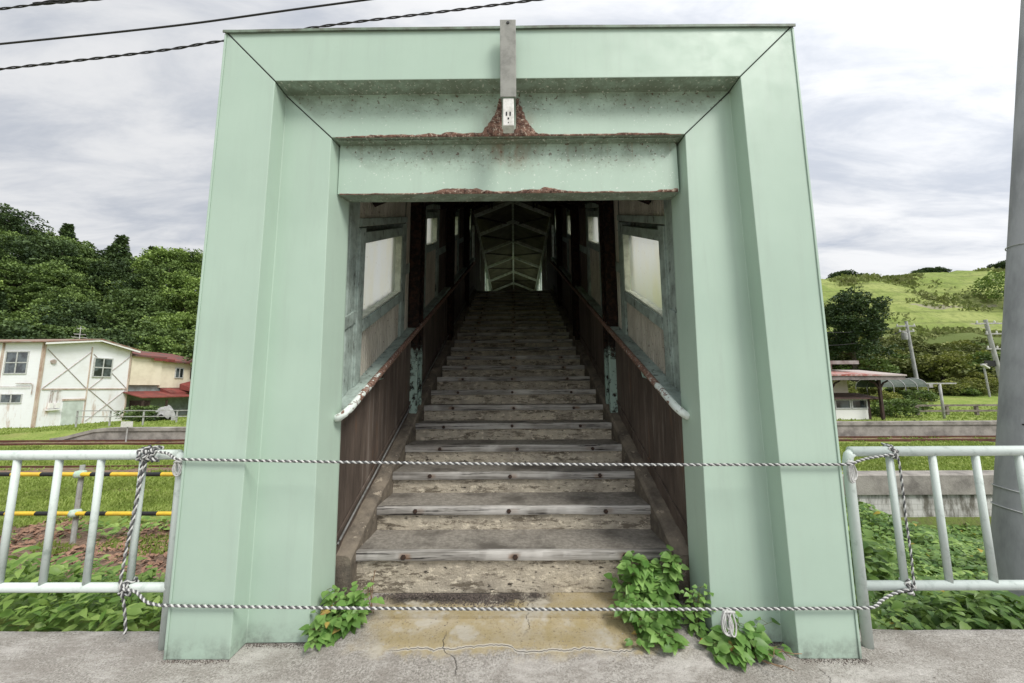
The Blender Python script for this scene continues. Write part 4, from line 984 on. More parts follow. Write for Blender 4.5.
# scrub carpet: nobody could count it
def scrubby(r):
    y = r.uniform(44, 92); u = r.uniform(.84,1.66); x = u*(y+2.28)
    if y > 66 + 14*fbm(x*.03, y*.03, 9): return None
    return (x, y, land(x, y)+r.uniform(0,.7))
def tussocks():
    rnd = random.Random(78); m = MB()
    for _ in range(16000):
        y = rnd.uniform(64, 114); x = rnd.uniform(.80,1.66)*(y+2.28); k = fbm(x*.05, y*.11, 6)
        if rnd.random() > .06+1.2*k: continue
        tn = rnd.random(); z = land(x, y)
        for q in range(3):
            p = Vector((x+rnd.gauss(0,.5), y+rnd.gauss(0,.5), z-.1)); L = rnd.uniform(.25,.7)*(1+max(0,k)); d = Vector((rnd.gauss(0,.4), rnd.gauss(0,.4), 1)).normalized(); s = Vector((rnd.gauss(0,1), rnd.gauss(0,1), 0)).normalized(); m.tint = .6*tn+.4*rnd.random()
            m.f.append([m.vert(p-s*L*.5), m.vert(p+s*L*.5), m.vert(p+d*L+s*L*.3), m.vert(p+d*L-s*L*.2)])
    return m
def scrub_mb():
    rnd = random.Random(77); m = MB()
    for _ in range(9000):
        p = scrubby(rnd)
        if p is None: continue
        tn = rnd.random()
        for k in range(6):
            q = Vector(p)+Vector((rnd.gauss(0,.45), rnd.gauss(0,.45), rnd.uniform(-.1,.6))); d = Vector((rnd.gauss(0,1), rnd.gauss(0,1), rnd.gauss(.3,.6))).normalized(); s = d.cross(Vector((.3,.2,1))).normalized(); L = rnd.uniform(.3,.6); m.tint = .6*tn+.4*rnd.random()
            m.f.append([m.vert(q), m.vert(q+d*L*.5+s*L*.4), m.vert(q+d*L), m.vert(q+d*L*.5-s*L*.4)])
    return m
stuff('hillside_scrub', scrub_mb(), T_OLIVE, 'olive scrub covering the lower slope of the grassy hill', 'scrub')
stuff('hill_tussocks', tussocks(), m_leaf('hill_tussock_blade', (.13,.17,.045), (.27,.30,.11), (.17,.175,.065), .8, .2, .2), 'rough grass tussocks covering the upper slope of the hill', 'grass')
# ------------------------------------------------------------------ buildings
WHITEW = simple('rust_stained_white_cladding', (.80,.79,.77), (.6,.56,.5), 1.1, .7, .2, 12, .5, .8)
def m_white():
    t = NT('rust_stained_white_wall'); X, Y, Z = t.xyz()
    c = t.mix(t.ramp(t.noise(.7, 6, .7), .45, .75, 0, .6), (.83,.84,.86), (.70,.69,.67)); st = t.math('MULTIPLY', t.ramp(t.noise(1.4, 6, .75, stretch=(1,1,.25)), .52, .68), t.ramp(Z, 3.2, .8))
    c = t.mix(t.math('MULTIPLY', st, .7), c, (.42,.26,.16)); w = t.new('ShaderNodeTexWave'); w.inputs['Scale'].default_value = 3; w.bands_direction = 'Z'; t.t.links.new(t.co(), w.inputs['Vector'])
    t.bump(w.outputs['Fac'], .1, .02); return t.done(c, .7, 0, .3)
WHITEM = m_white()
RUSTPOST = simple('rust_streaked_post', (.56,.48,.40), (.34,.22,.16), 3, .8, .3, 20, stretch=(1,1,.3)); BRACE = simple('thin_brace', (.48,.45,.43), (.32,.24,.2), 5, .8, 0)
GLASSD = NT('dark_window_glass'); GLASSD.set(GLASSD.bsdf.inputs['Specular IOR Level'], .8); GLASSD = GLASSD.done(GLASSD.mix(GLASSD.ramp(GLASSD.noise(1.5,3), .4, .6), (.025,.03,.032), (.10,.12,.13)), .08, 0, .8)
ALU = simple('pale_window_frame', (.55,.56,.55), (.4,.4,.38), 8, .5, 0)
CREAM = simple('cream_wall', (.80,.73,.58), (.68,.61,.47), 1, .8, .2, 10); REDR = simple('faded_red_roof', (.24,.06,.05), (.13,.04,.035), 1.5, .6, .3, 8); DARKBR = simple('dark_brown_timber', (.055,.032,.026), (.03,.02,.016), 6, .8, .2)
GREENDOOR = simple('pale_door', (.58,.64,.60), (.45,.5,.46), 2, .6, .2, 10)
def wall_box(parent, name, mat, x0, x1, y0, y1, z0, z1, bevel=0): m = MB(); m.box(x0,x1,y0,y1,z0,z1); return link(name, m, mat, parent, bevel=bevel)
def window_y(parent, x0, x1, z0, z1, y, nx=2, nz=2, fr=.07, mat=ALU):     # on a wall facing -y
    m = MB(); m.box(x0,x1,y-.05,y+.02,z0,z0+fr); m.box(x0,x1,y-.05,y+.02,z1-fr,z1)
    for k in range(nx+1): x = x0+(x1-x0-fr)*k/nx; m.box(x, x+fr, y-.045, y+.02, z0+fr+.002, z1-fr-.002)
    for k in range(1, nz): z = z0+(z1-z0)*k/nz; m.box(x0+fr+.002,x1-fr-.002,y-.040,y+.02,z-fr/2,z+fr/2)
    w = link('window', m, mat, parent); g = MB(); g.box(x0+.02,x1-.02,y-.015,y-.006,z0+.02,z1-.02); link('pane', g, GLASSD, w); return w
def window_x(parent, y0, y1, z0, z1, x, ny=2, nz=2, fr=.08, mat=ALU):     # on a wall facing +x
    m = MB(); m.box(x-.02,x+.075,y0,y1,z0,z0+fr); m.box(x-.02,x+.075,y0,y1,z1-fr,z1)
    for k in range(ny+1): y = y0+(y1-y0-fr)*k/ny; m.box(x-.02, x+.07, y, y+fr, z0+fr+.002, z1-fr-.002)
    for k in range(1, nz): z = z0+(z1-z0)*k/nz; m.box(x-.02,x+.066,y0+fr+.002,y1-fr-.002,z-fr/2,z+fr/2)
    w = link('window', m, mat, parent); g = MB(); g.box(x+.056,x+.062,y0+.02,y1-.02,z0+.02,z1-.02); link('pane', g, GLASSD, w); return w
HX, HY0, HY1, HZ = -31.96, 22.93, 28.75, -1.0
wh = thing('warehouse', 'white two-storey metal building with rusty posts and thin cross braces', 'building', (HX, HY0, HZ))
L = HY1-HY0; E = 5.72; W = 26
m = MB(); m.box(-W, 0, 0, L, -.3, E); 
i = [m.vert(p) for p in ((0,0,E),(0,L,E),(0,L*.53,E+.5),(-W,0,E),(-W,L,E),(-W,L*.53,E+.5))]; m.f += [[i[0],i[1],i[2]],[i[4],i[3],i[5]]]
link('wall', m, WHITEM, wh)
m = MB()
for a, za, b, zb in ((-.35, E-.02, L*.53, E+.56), (L*.53, E+.56, L+.35, E-.02)): m.hexa([(-W,a,za),(.45,a,za),(.45,b,zb),(-W,b,zb),(-W,a,za+.09),(.45,a,za+.09),(.45,b,zb+.09),(-W,b,zb+.09)])
link('roof', m, simple('rusty_roof_edge', (.25,.13,.09), (.35,.30,.26), 2, .8, .2), wh)
m = MB(); m.hexa([(.40,-.3,E-.16),(.44,-.3,E-.16),(.44,L*.53,E+.44),(.40,L*.53,E+.44),(.40,-.3,E-.03),(.44,-.3,E-.03),(.44,L*.53,E+.545),(.40,L*.53,E+.545)]); m.hexa([(.40,L*.53,E+.44),(.44,L*.53,E+.44),(.44,L+.3,E-.16),(.40,L+.3,E-.16),(.40,L*.53,E+.545),(.44,L*.53,E+.545),(.44,L+.3,E-.03),(.40,L+.3,E-.03)]); link('verge_board', m, WHITEW, wh)
for y in (-.03, L*.485, L-.1): m = MB(); m.box(.003,.07,y,y+(.08 if y < 1 or y > 4 else .04),-.2,E-.02); link('post', m, RUSTPOST, wh)
for k in range(1, 7): m = MB(); x = -2.77*k; m.box(x-.04,x+.04,-.10,-.003,-.2,E-.02); link('post', m, RUSTPOST, wh)
m = MB(); m.box(-.09,-.002,-.08,-.003,-.2,E-.02); link('post', m, RUSTPOST, wh)
m = MB(); m.box(.003,.06,.15,L-.12,2.52,2.60); link('girt', m, RUSTPOST, wh)
for (y0, z0, y1, z1) in ((.15,2.6,2.8,5.3),(.15,5.3,2.8,2.6),(3.0,2.6,5.7,5.2),(3.0,5.2,5.7,2.6),(3.0,.2,5.7,2.5),(3.0,2.5,5.7,.2)):
    m = MB(); m.tube([(.028,y0,z0),(.028,y1,z1)], .025, 5); link('brace', m, BRACE, wh)
window_x(wh, 3.05, 4.4, 3.45, 4.95, .003)
m = MB(); m.box(.003,.05,1.47,2.72,0,1.72); dr = link('door', m, GREENDOOR, wh); m = MB(); m.box(.004,.09,1.40,2.79,1.725,1.86); link('lintel', m, RUSTPOST, dr)
for k in range(6):
    x = -.95-2.77*k; window_y(wh, x-1.62, x-.02, 3.58, 5.13, -.003, 2, 2); window_y(wh, x-1.55, x-.06, 1.62, 2.26, -.003, 2, 1)
m = MB()
for y in (.6,.95): m.box(.01,.16,y,y+.22,1.25,1.62)
m.box(.01,.2,.5,1.3,1.1,1.18); link('meter_box', m, WHITEW, wh)
m = MB()
for y in (.66,.78,1.05): m.tube([(.05,y,1.6),(.05,y,2.45),(.05,y+.2,2.5)], .025, 5)
m.tube([(-1.5,-.08,2.95),(-.5,-.08,2.95),(-.35,-.08,2.85),(-.35,-.08,2.2)], .03, 5); m.tube([(-2.6,-.08,2.72),(-.5,-.08,2.72)], .022, 5); link('pipe', m, BRACE, wh)
m = MB(); m.loft([[(x, .55+.16*math.cos(q*.524), 4.45+.16*math.sin(q*.524)) for q in range(12)] for x in (.01,.09)]); link('vent_hood', m, BRACE, wh)
an = thing('tv_antenna', 'thin television antenna standing on the white building roof', 'antenna', (-34, 26.6, 4.75))
m = MB(); m.tube([(0,0,0),(0,0,1.7)], .02, 5)
for z, w in ((1.5,.35),(1.05,.55),(.8,.7)): m.tube([(-w*.8,0,z),(w*.8,0,z)], .012, 4); m.tube([(0,-w*.8,z+.02),(0,w*.8,z+.02)], .012, 4)
link('mast', m, ALU, an)
ch = thing('cream_house', 'cream house with red roofs beside the white building', 'house', (HX, 28.85, -1.0))
wall_box(ch, 'wall', simple('grey_lower_wall', (.30,.36,.35), (.2,.22,.2), 2, .8, .1), -7, -.25, .05, 7.2, -.2, 2.9)
wall_box(ch, 'upper_wall', CREAM, -7, 0, .02, 2.75, 2.88, 5.28); wall_box(ch, 'upper_wall', CREAM, -7, -.12, 2.76, 7.6, 2.65, 5.0)
m = MB()
for y0, y1, z in ((-.05, 2.85, 5.30), (2.86, 8.0, 5.03)): m.hexa([(.3,y0,z-.06),(.3,y1,z-.06),(-4,y1,z+1.0),(-4,y0,z+1.0),(.3,y0,z+.1),(.3,y1,z+.1),(-4,y1,z+1.16),(-4,y0,z+1.16)])
link('roof', m, simple('dark_roof_sheet', (.12,.08,.07), (.25,.06,.05), 1.2, .7, .2), ch)
m = MB(); m.box(.305,.33,1.6,3.6,5.02,5.24); link('red_gutter_board', m, REDR, ch)
m = MB(); m.hexa([(-.1,2.9,2.35),(.9,2.9,2.1),(.9,6.2,2.1),(-.1,6.2,2.35),(-.1,2.9,2.62),(.9,2.9,2.2),(.9,6.2,2.2),(-.1,6.2,2.62)]); link('canopy', m, REDR, ch)
m = MB(); m.hexa([(-.2,-.4,2.28),(1.9,-.7,1.80),(1.9,4.2,1.80),(-.2,4.4,2.28),(-.2,-.4,2.36),(1.9,-.7,1.88),(1.9,4.2,1.88),(-.2,4.4,2.36)]); link('lean_to_roof', m, REDR, ch)
for y in (-.5,1.6,4.0): m = MB(); m.box(1.7,1.8,y,y+.12,0,1.6); link('lean_to_post', m, DARKBR, ch)
m = MB(); m.box(.0,1.65,.2,.3,0,1.6); link('lean_to_wall', m, DARKBR, ch)
window_x(ch, 4.2, 5.1, 3.55, 4.55, -.118, 2, 1); window_x(ch, 5.9, 7.3, 3.5, 4.6, -.118, 2, 1, mat=DARKBR)
m = MB(); m.tube([(.5,6.2,1.6),(.5,6.2,4.3)], .12, 8); link('stove_pipe', m, ALU, ch)
m = MB(); m.hexa([(.2,4.5,2.5),(3,4.5,1.9),(3,9.5,1.9),(.2,9.5,2.5),(.2,4.5,3.0),(3,4.5,2.0),(3,9.5,2.0),(.2,9.5,4.2)]); link('side_roof', m, REDR, ch)
# tarp heap and shrub in front of the house
m = MB(); m.grid(16, 10, lambda u, v: (.8*math.cos(math.pi*(1-u))*(1-.3*v) + .16*fbm(u*5,v*5), -.3+.6*v, max(0, 1.2*math.sin(math.pi*u)**.7*math.sin(math.pi*min(1, v*.9+.12))**.7 + .3*fbm(u*7, v*7, 3)) - .25))
tag(link('tarp_heap', m, simple('dirty_tarpaulin', (.40,.40,.39), (.22,.22,.21), 3, .7, .4, 6, dist=.05), None, loc=(-24.2, 24.0, land(-24.2, 24.0)), smooth='all'), 'grey-white tarpaulin heap standing before the red lean-to roof', 'tarpaulin')
# station house on the far platform
SX, SY, SZ = 12, 18, -.30
sh_ = thing('station_house', 'small station house with reddish canopy roof on dark bracketed posts', 'station building', (SX, SY, SZ))
wall_box(sh_, 'wall', CREAM, 0, 6.6, .9, 4.5, -.3, 2.1); wall_box(sh_, 'porch_wall', simple('porch_panel', (.60,.60,.57), (.45,.40,.34), 3, .7, .1), 0, 6.84, 0, .88, -.2, 1.06)
m = MB(); m.box(-.5,6.86,-.012,-.003,.02,.55)
link('white_panel', m, WHITEW, sh_)
for x0 in (5.0,5.88): window_y(sh_, x0, x0+.84, .57, 1.08, -.006, 1, 1, .06)
for xa, xb, z1 in ((4.85,4.97,1.1),(6.74,6.86,1.1),(4.2,4.84,.5)): m = MB(); m.box(xa,xb,-.03 if z1 > 1 else -.014,-.002 if z1 > 1 else -.013,-.1 if z1 > 1 else .02,z1); link('corner_post' if z1 > 1 else 'dado_panel', m, DARKBR if z1 > 1 else CREAM, sh_)
window_y(sh_, 4.15, 4.84, .5, 1.05, -.006, 1, 1, .05, DARKBR)
m = MB(); m.hexa([(-.5,-.35,1.09),(7.25,-.35,1.09),(7.1,.9,1.30),(-.5,.9,1.30),(-.5,-.35,1.16),(7.25,-.35,1.16),(7.0,.9,1.40),(-.5,.9,1.40)]); link('porch_roof', m, simple('brown_roof_sheet', (.13,.075,.065), (.07,.05,.045), 3, .7, .2), sh_)
m = MB(); m.hexa([(-.5,-.9,2.08),(8.0,-.9,2.08),(8.6,2.4,2.34),(-.5,2.4,2.34),(-.5,-.9,2.33),(8.0,-.9,2.26),(8.6,2.4,2.62),(-.5,2.4,2.62)]); link('canopy_fascia', m, simple('grey_fascia', (.24,.21,.20), (.12,.10,.095), 4, .8, .2), sh_)
rt2 = NT('faded_red_tin'); rt2.bump(rt2.noise(20,4), .4, .03); REDTIN = rt2.done(rt2.mix(rt2.ramp(rt2.xyz()[0], 5.8, 7.4), rt2.mix(rt2.ramp(rt2.noise(3,6,.7), .4, .6), (.30,.07,.05), (.42,.30,.27)), (.42,.36,.33)), .7)
m = MB(); m.hexa([(-.5,-.95,2.335),(8.05,-.95,2.265),(8.6,2.3,2.62),(-.5,2.3,2.72),(-.5,-.95,2.43),(8.05,-.95,2.34),(8.6,2.3,2.72),(-.5,2.3,2.84)]); link('canopy_roof', m, REDTIN, sh_)
wall_box(sh_, 'upper_wall', simple('pale_pink_wall', (.50,.40,.37), (.36,.29,.27), 3, .8, .1), 0, 6.1, 1.2, 4.4, 2.6, 3.1)
m = MB(); m.hexa([(-.5,.7,2.98),(7.2,.7,2.98),(7.0,4.8,3.2),(-.5,4.8,3.2),(-.5,.7,3.18),(7.2,.7,3.18),(7.0,4.8,3.42),(-.5,4.8,3.42)]); link('upper_roof', m, simple('brown_grey_roof', (.17,.12,.11), (.32,.29,.27), 2, .7, .2), sh_)
for x in (6.95, 4.45, 2.0):
    m = MB(); m.box(x-.06,x+.06,-.62,-.5,-.05,2.08); p = link('post', m, DARKBR, sh_)
    m = MB()
    for s in (-1, 1): m.tube([(x,-.56,1.45), (x+s*.06,-.56,1.68), (x+s*.22,-.56,1.92), (x+s*.48,-.56,2.04)], [.05,.05,.048,.045], 6)
    link('bracket', m, DARKBR, p, smooth='all')
m = MB(); m.lathe([(.16,0),(.16,.32),(.10,.36)], (6.4,3.0,3.4), 8); link('chimney', m, BRACE, sh_)
# ------------------------------------------------------------------ fences, posts and poles
WOODG = simple('grey_fence_wood', (.23,.20,.17), (.12,.10,.085), 5, .9, .3, 20); PIPEG = simple('grey_pipe', (.42,.43,.42), (.26,.24,.22), 6, .6, .1); CONCP = simple('pole_concrete', (.42,.42,.41), (.28,.28,.27), 3.0, .85, .4, 40, stretch=(1,1,.4))
def rail_fence(label, pts_x, y, zb, ht, rails, mat, r=.05, thick=None):
    t = thing('fence', label, 'fence', (pts_x[0], y, zb)); x0 = pts_x[0]
    for x in pts_x: m = MB(); m.box(x-x0-r, x-x0+r, -r, r, -.3, ht); link('post', m, mat, t)
    for z in rails: m = MB(); m.box(0, pts_x[-1]-x0, -r-.03, -r-.001, z-r*.8, z+r*.8); link('rail', m, mat, t)
rail_fence('grey pipe fence on the grass between the platform edge and the cream house', [-25.5+1.95*k for k in range(8)], 19.8, -.38, .68, (.32,.66), PIPEG, .03)
rail_fence('weathered wooden fence on the grass to the right of the station house', [22.2+1.75*k for k in range(14)], 20.5, -.30, .62, (.28,.60), WOODG, .07)
rail_fence('short rusty pipe fence in front of the white building', [-38.0+1.6*k for k in range(4)], 21.8, -1.0, 1.1, (.55,1.06), RUSTPOST, .03)
lp = thing('platform_lamp', 'grey T-shaped lamp post on the far platform before the wooden fence', 'lamp post', (22.7, 18, -.35))
m = MB(); m.tube([(0,0,-.1),(0,0,1.9)], .06, 8); link('post', m, PIPEG, lp, smooth='all'); m = MB(); m.box(-.75,.85,-.05,.05,1.9,1.97); link('arm', m, PIPEG, lp); m = MB(); m.box(-.62,-.42,-.06,.06,1.72,1.895); link('lamp', m, PIPEG, lp)
sg = thing('track_sign', 'small white signboard on a thin post before the left platform edge', 'sign', (-18.6, 16.0, -1.0)); m = MB(); m.tube([(0,0,-.1),(0,0,.95)], .03, 6); link('post', m, PIPEG, sg); m = MB(); m.box(-.28,.28,-.06,-.031,.72,.98); link('board', m, WHITEP, sg)
# striped barrier bars
YEL = simple('barrier_yellow', (.78,.52,.04), (.6,.4,.05), 8, .45, 0); BLK = simple('barrier_black', (.018,.018,.02), None, rough=.5, bump=0); TIE = simple('pale_green_tie', (.40,.55,.42), (.6,.65,.58), 20, .9, .4)
bz = land(-7.2, 4.2)
bt = thing('striped_barrier', 'yellow and black striped bars tied to a grey stake behind the left railing', 'barrier', (-7.27, 4.2, bz))
for q, zb in enumerate((.10, -.525)):
    zb -= bz; x = -7.0; k = 0
    while x < 2.3:
        w = .50 if k % 2 == 0 else .34; m = MB(); m.tube([(x,-.045,zb-.004*x),(min(2.3,x+w-.001),-.045,zb-.004*(x+w))], .034, 10); link('bar_segment', m, YEL if k % 2 == 0 else BLK, bt, smooth=True); x += w; k += 1
    m = MB(); m.tube([(2.302,-.045,zb-.009),(2.42,-.045,zb-.009)], .036, 10); link('red_end_cap', m, simple('red_cap', (.55,.02,.03), None, rough=.5, bump=0), bt, smooth=True)
    m = MB(); m.lathe([(.02,-.06),(.075,-.05),(.085,0),(.07,.05),(.02,.06)], (0,-.02,zb), 9); o = link('tie', m, TIE, bt, smooth='all')
for x in (0, -4.2, 2.1): m = MB(); m.tube([(x,0,-.2),(x,0,.24-bz)], .035, 8); link('stake', m, PIPEG, bt, smooth=True)
# near concrete pole
npole = thing('concrete_pole', 'thick leaning concrete utility pole behind the right railing', 'utility pole', (4.20, 1.2, -.75))
m = MB(); rings = []
P0, P1 = Vector((0,0,-.4)), Vector((2.10,0,9.6))
NR = 40
m.tube([P0+(P1-P0)*(i/NR) for i in range(NR+1)], [.205-.055*i/NR for i in range(NR+1)], 32); link('shaft', m, simple('pale_speckled_concrete', (.41,.415,.42), (.27,.275,.28), 5.0, .85, .4, 60, stretch=(1,1,.25)), npole, smooth='all')
AX = (P1-P0).normalized()
def onpole(z): return P0+(P1-P0)*((z+.4)/10.0)
m = MB()
for z in (1.30, 1.14, 3.55):
    r = .205-.055*(z+.4)/10+.004; c = onpole(z)
    for e in (0,): m.tube([c + Vector((r*math.cos(a*.2094), r*math.sin(a*.2094), -.2*r*math.cos(a*.2094)*.9+.02*math.sin(a*.21))) for a in range(31)], .0045, 5)
link('wire_band', m, ALU, npole, smooth='all')
m = MB()
for k in range(8):
    z = 1.9+.45*k; c = onpole(z); r = .205-.055*(z+.4)/10; a = R(232 if k % 2 else 205); m.lathe([(.012,-.006),(.012,.006)], tuple(c+Vector((r*math.cos(a)*1.0, r*math.sin(a)*1.0, 0))), 8)
link('bolt_hole', m, BLACK, npole)
def upole(label, x, y, z, h, lean, arms, rz=0):
    t = thing('utility_pole', label, 'utility pole', (x, y, z), rz); m = MB(); m.tube([(0,0,-.5),(lean,0,h)], [.19,.13], 10); link('shaft', m, CONCP, t, smooth=True)
    for zz, a, b in arms:
        m = MB(); m.box(a,b,-.06,.06,zz,zz+.12); ca = link('crossarm', m, PIPEG, t); m = MB()
        for k in range(3): xx = a+.1+(b-a-.2)*k/2; m.lathe([(.05,0),(.07,.08),(.03,.2)], (xx,0,zz+.122), 6)
        link('insulator', m, WHITEP, ca, smooth=True)
    return t
u1 = upole('slim grey utility pole with a transformer below the grassy hill', 44.9, 40, 1.4, 7.3, -.35, ((6.7,-1.5,.6),(6.1,-1.3,.4)))
m = MB(); m.lathe([(.25,0),(.28,.1),(.28,.75),(.2,.82)], (-.75,0,5.2), 10); link('transformer', m, PIPEG, u1, smooth=True)
u2 = upole('leaning utility pole with a long crossarm half hidden behind the near concrete pole', 41.6, 30, .2, 6.9, -.75, ((6.5,-1.6,1.6),(5.6,-.9,1.0),(4.3,-1.0,.8)))
m = MB(); m.box(-1.45,.55,-.05,-.01,2.85,3.35); tg = link('dark_board', m, BLACK, u2); m = MB(); m.hexa([(-1.75,-.25,2.95),(-1.35,-.25,2.65),(-1.35,.05,2.65),(-1.75,.05,2.95),(-1.68,-.25,3.03),(-1.28,-.25,2.73),(-1.28,.05,2.73),(-1.68,.05,3.03)]); link('white_lamp', m, WHITEP, u2)
s3 = thing('marker_post', 'short white post standing among the bushes below the leaning pole', 'post', (40.2, 30, .6)); m = MB(); m.tube([(0,0,-.5),(-.12,0,2.6)], .07, 7); link('shaft', m, PIPEG, s3); m = MB(); m.box(-.3,.12,-.08,.08,2.6,2.7); link('cap', m, PIPEG, s3)
# net tunnel
gt_ = thing('net_tunnel', 'long low rounded tunnel covered with dark green netting before the hill bushes', 'greenhouse', (31.2, 30, .9)); NET = simple('dark_green_net', (.065,.085,.07), (.11,.125,.105), 5, .9, .3, 30)
m = MB(); m.loft([[(x, 1.2-1.2*math.cos(q*math.pi/10), .45+.75*math.sin(q*math.pi/10)) for q in range(11)] for x in (0,1,2,3,3.9)], cap=False, closed=False); link('netting', m, NET, gt_, smooth='all')
for x in (.0,1.0,2.0,3.0,3.88):
    m = MB(); m.tube([(x,0,-.9)]+[(x, 1.2-1.22*math.cos(q*math.pi/10), .45+.77*math.sin(q*math.pi/10)) for q in range(11)]+[(x,2.4,-.9)], .03, 5); link('hoop', m, PIPEG, gt_, smooth='all')
# overhead wires
WIRE = simple('dark_wire', (.035,.033,.035), None, rough=.7, bump=0)
def wire(label, pts, r, twist=False):
    t = MB(); pp = resample(pts, .12 if not twist else .03); L0 = Vector(pts[0])
    if twist:
        for ph in (0, math.pi): t.tube([p-L0+Vector((0, math.cos(i*.36+ph), math.sin(i*.36+ph)))*r*.8 for i, p in enumerate(pp)], r*.75, 5)
    else: t.tube([p-L0 for p in pp], r, 6)
    tag(link('overhead_wire', t, WIRE, None, loc=tuple(L0), smooth='all'), label, 'overhead wire')
wire('topmost dark twisted wire at the upper left corner of the sky', [(-26,3,5.2),(-8.216,3,7.583),(-6.779,3,7.728),(8,3,9.0)], .012, True)
wire('smooth dark middle wire crossing the sky above the portal corner', [(-26,3,5.3),(-8.114,3,6.954),(-2.34,3,7.671),(10,3,9.4)], .014)
wire('lower dark twisted wire passing behind the left corner of the portal', [(-26,3,4.6),(-8.043,3,6.514),(-4.577,3,6.965),(-2.719,3,7.244),(.382,3,7.636),(12,3,9.2)], .013, True)
wire('thin power line from the slim utility pole towards the dark round tree', [(44.1,40,8.1),(38,38,7.3),(30,36,7.0),(10,30,7.2)], .025)
wire('thin power line sagging below the other in front of the round tree', [(44.1,40,7.6),(38,38,6.2),(30,36,5.6),(10,30,5.9)], .025)
# ------------------------------------------------------------------ sky, sun, camera
SUN_AZ, SUN_EL = R(136), R(50)         # azimuth from +y towards +x
w = bpy.data.worlds.new('World'); scene.world = w; w.use_nodes = True; nt = w.node_tree; N = nt.nodes; LK = nt.links
bg = N['Background']; sky = N.new('ShaderNodeTexSky'); sky.sky_type = 'NISHITA'; sky.sun_disc = False; sky.sun_elevation = SUN_EL; sky.sun_rotation = SUN_AZ
def vm(op, a, b=None):
    n = N.new('ShaderNodeVectorMath'); n.operation = op
    for k, v in enumerate((a, b)):
        if v is None: continue
        if isinstance(v, bpy.types.NodeSocket): LK.new(v, n.inputs[k])
        else: n.inputs[k].default_value = v
    return n.outputs['Value'] if op == 'DOT_PRODUCT' else n.outputs[0]
def mt(op, a, b=0.):
    n = N.new('ShaderNodeMath'); n.operation = op
    for k, v in enumerate((a, b)):
        if isinstance(v, bpy.types.NodeSocket): LK.new(v, n.inputs[k])
        else: n.inputs[k].default_value = v
    return n.outputs[0]
def mr(f, a, b, c=0., d=1.):
    n = N.new('ShaderNodeMapRange'); n.interpolation_type = 'SMOOTHSTEP'; LK.new(f, n.inputs[0])
    for k, v in enumerate((a, b, c, d)): n.inputs[k+1].default_value = v
    return n.outputs[0]
def mixc(f, a, b):
    n = N.new('ShaderNodeMix'); n.data_type = 'RGBA'
    for s, v in ((n.inputs[0], f), (n.inputs[6], a), (n.inputs[7], b)):
        if isinstance(v, bpy.types.NodeSocket): LK.new(v, s)
        else: s.default_value = v if not isinstance(v, tuple) else (*v, 1)
    return n.outputs[2]
def nz(vec, sc, det, ro, dist=0):
    n = N.new('ShaderNodeTexNoise'); LK.new(vec, n.inputs['Vector']); n.inputs['Scale'].default_value = sc; n.inputs['Detail'].default_value = det; n.inputs['Roughness'].default_value = ro; n.inputs['Distortion'].default_value = dist
    return n.outputs['Fac']
tc = N.new('ShaderNodeTexCoord'); d = tc.outputs['Generated']; sp = N.new('ShaderNodeSeparateXYZ'); LK.new(d, sp.inputs[0])
den = mt('ADD', mt('MAXIMUM', sp.outputs[2], 0.), .16); cb = N.new('ShaderNodeCombineXYZ'); LK.new(mt('DIVIDE', sp.outputs[0], den), cb.inputs[0]); LK.new(mt('DIVIDE', sp.outputs[1], den), cb.inputs[1])
mp = N.new('ShaderNodeMapping'); mp.inputs['Rotation'].default_value = (0,0,R(-28)); mp.inputs['Scale'].default_value = (.75,2.0,1); LK.new(cb.outputs[0], mp.inputs['Vector'])
big = nz(mp.outputs[0], .75, 7, .62, .35); fine = nz(mp.outputs[0], 2.6, 7, .6, .5); cover = nz(cb.outputs[0], .8, 6, .6, .3)
lum = mt('ADD', mt('MULTIPLY', big, .52), mt('MULTIPLY', fine, .48))
cloud = mixc(mr(lum, .38, .60), (.55,.59,.665), (.87,.88,.90))
az = vm('DOT_PRODUCT', d, (math.sin(SUN_AZ)*math.cos(SUN_EL), math.cos(SUN_AZ)*math.cos(SUN_EL), math.sin(SUN_EL)))
glow = mr(az, -.1, 1.0, .98, 1.75)                     # cloud deck is brighter around the veiled sun
side = mr(sp.outputs[0], -.6, .8, .96, .99)
mul = N.new('ShaderNodeMix'); mul.data_type = 'RGBA'; mul.blend_type = 'MULTIPLY'; mul.inputs[0].default_value = 1; LK.new(cloud, mul.inputs[6]); cc_ = N.new('ShaderNodeCombineXYZ'); gl_ = mt('MULTIPLY', glow, side)
for k in range(3): LK.new(gl_, cc_.inputs[k])
LK.new(cc_.outputs[0], mul.inputs[7])
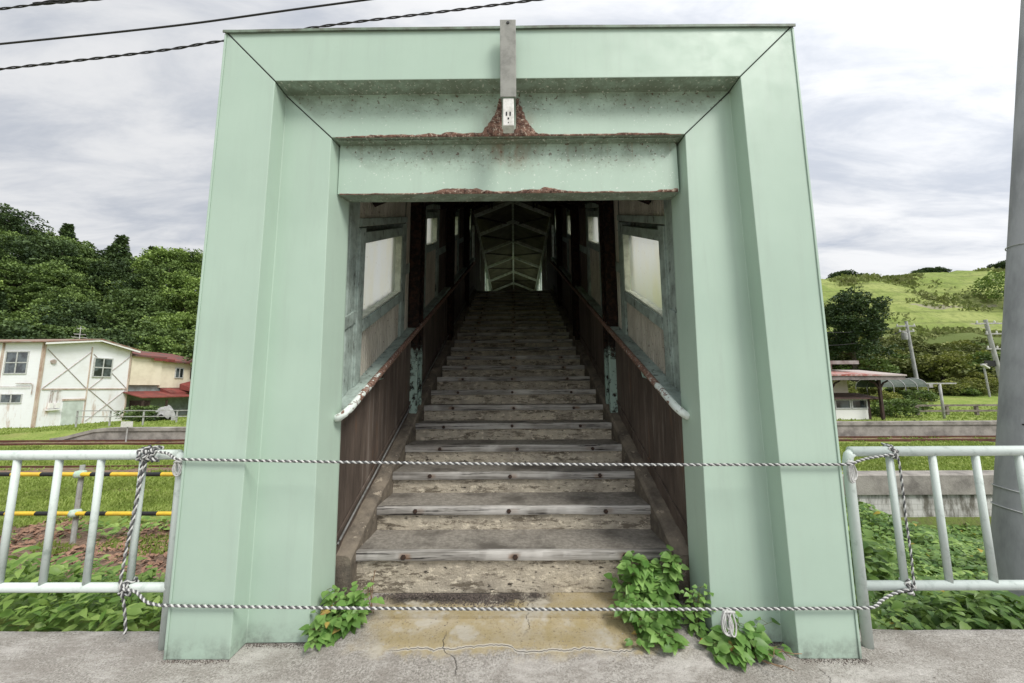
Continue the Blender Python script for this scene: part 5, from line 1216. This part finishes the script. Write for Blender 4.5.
skyb = N.new('ShaderNodeMix'); skyb.data_type = 'RGBA'; skyb.blend_type = 'MULTIPLY'; skyb.inputs[0].default_value = 1; LK.new(sky.outputs[0], skyb.inputs[6]); skyb.inputs[7].default_value = (.85,.9,1,1)
div = N.new('ShaderNodeMix'); div.data_type = 'RGBA'; div.blend_type = 'MULTIPLY'; div.inputs[0].default_value = 1; LK.new(mul.outputs[2], div.inputs[6]); div.inputs[7].default_value = (10,10,10,1); div.clamp_result = False
cl = mixc(mr(cover, .24, .36, .45, 1.0), skyb.outputs[2], div.outputs[2])
hz = mixc(mr(sp.outputs[2], .02, .22), (8.6,8.9,9.5), cl)
LK.new(hz, bg.inputs['Color']); bg.inputs['Strength'].default_value = .1
sd = bpy.data.lights.new('sun', 'SUN'); sd.energy = 3.0; sd.angle = R(20); sd.color = (1,.965,.91); so_ = bpy.data.objects.new('sun', sd); COL.objects.link(so_)
so_.rotation_euler = Vector((-math.sin(SUN_AZ)*math.cos(SUN_EL), -math.cos(SUN_AZ)*math.cos(SUN_EL), -math.sin(SUN_EL))).to_track_quat('-Z', 'Y').to_euler()

pit, yaw, rol = R(6.978), R(-.323), R(-.319)
F = Vector((math.sin(yaw)*math.cos(pit), math.cos(yaw)*math.cos(pit), math.sin(pit))); RR = Vector((math.cos(yaw), -math.sin(yaw), 0)); U = RR.cross(F)
R2 = RR*math.cos(rol)+U*math.sin(rol); U2 = -RR*math.sin(rol)+U*math.cos(rol)
cd = bpy.data.cameras.new('camera'); cam = bpy.data.objects.new('camera', cd); COL.objects.link(cam)
M = Matrix((R2, U2, -F)).transposed().to_4x4(); M.translation = (.014,-2.282,1.5); cam.matrix_world = M
cd.sensor_width = 36; cd.lens = 375/1024*36; cd.clip_start = .05; cd.clip_end = 4000; scene.camera = cam
scene.view_settings.view_transform = 'Standard'; scene.view_settings.look = 'None'; scene.view_settings.exposure = 0; scene.view_settings.gamma = 1
scene.render.engine = 'CYCLES'; scene.cycles.use_denoising = True; scene.cycles.max_bounces = 8; scene.cycles.transmission_bounces = 8; scene.cycles.diffuse_bounces = 5
scene.cycles.sample_clamp_indirect = 6; scene.cycles.caustics_refractive = True
bpy.context.view_layer.update()
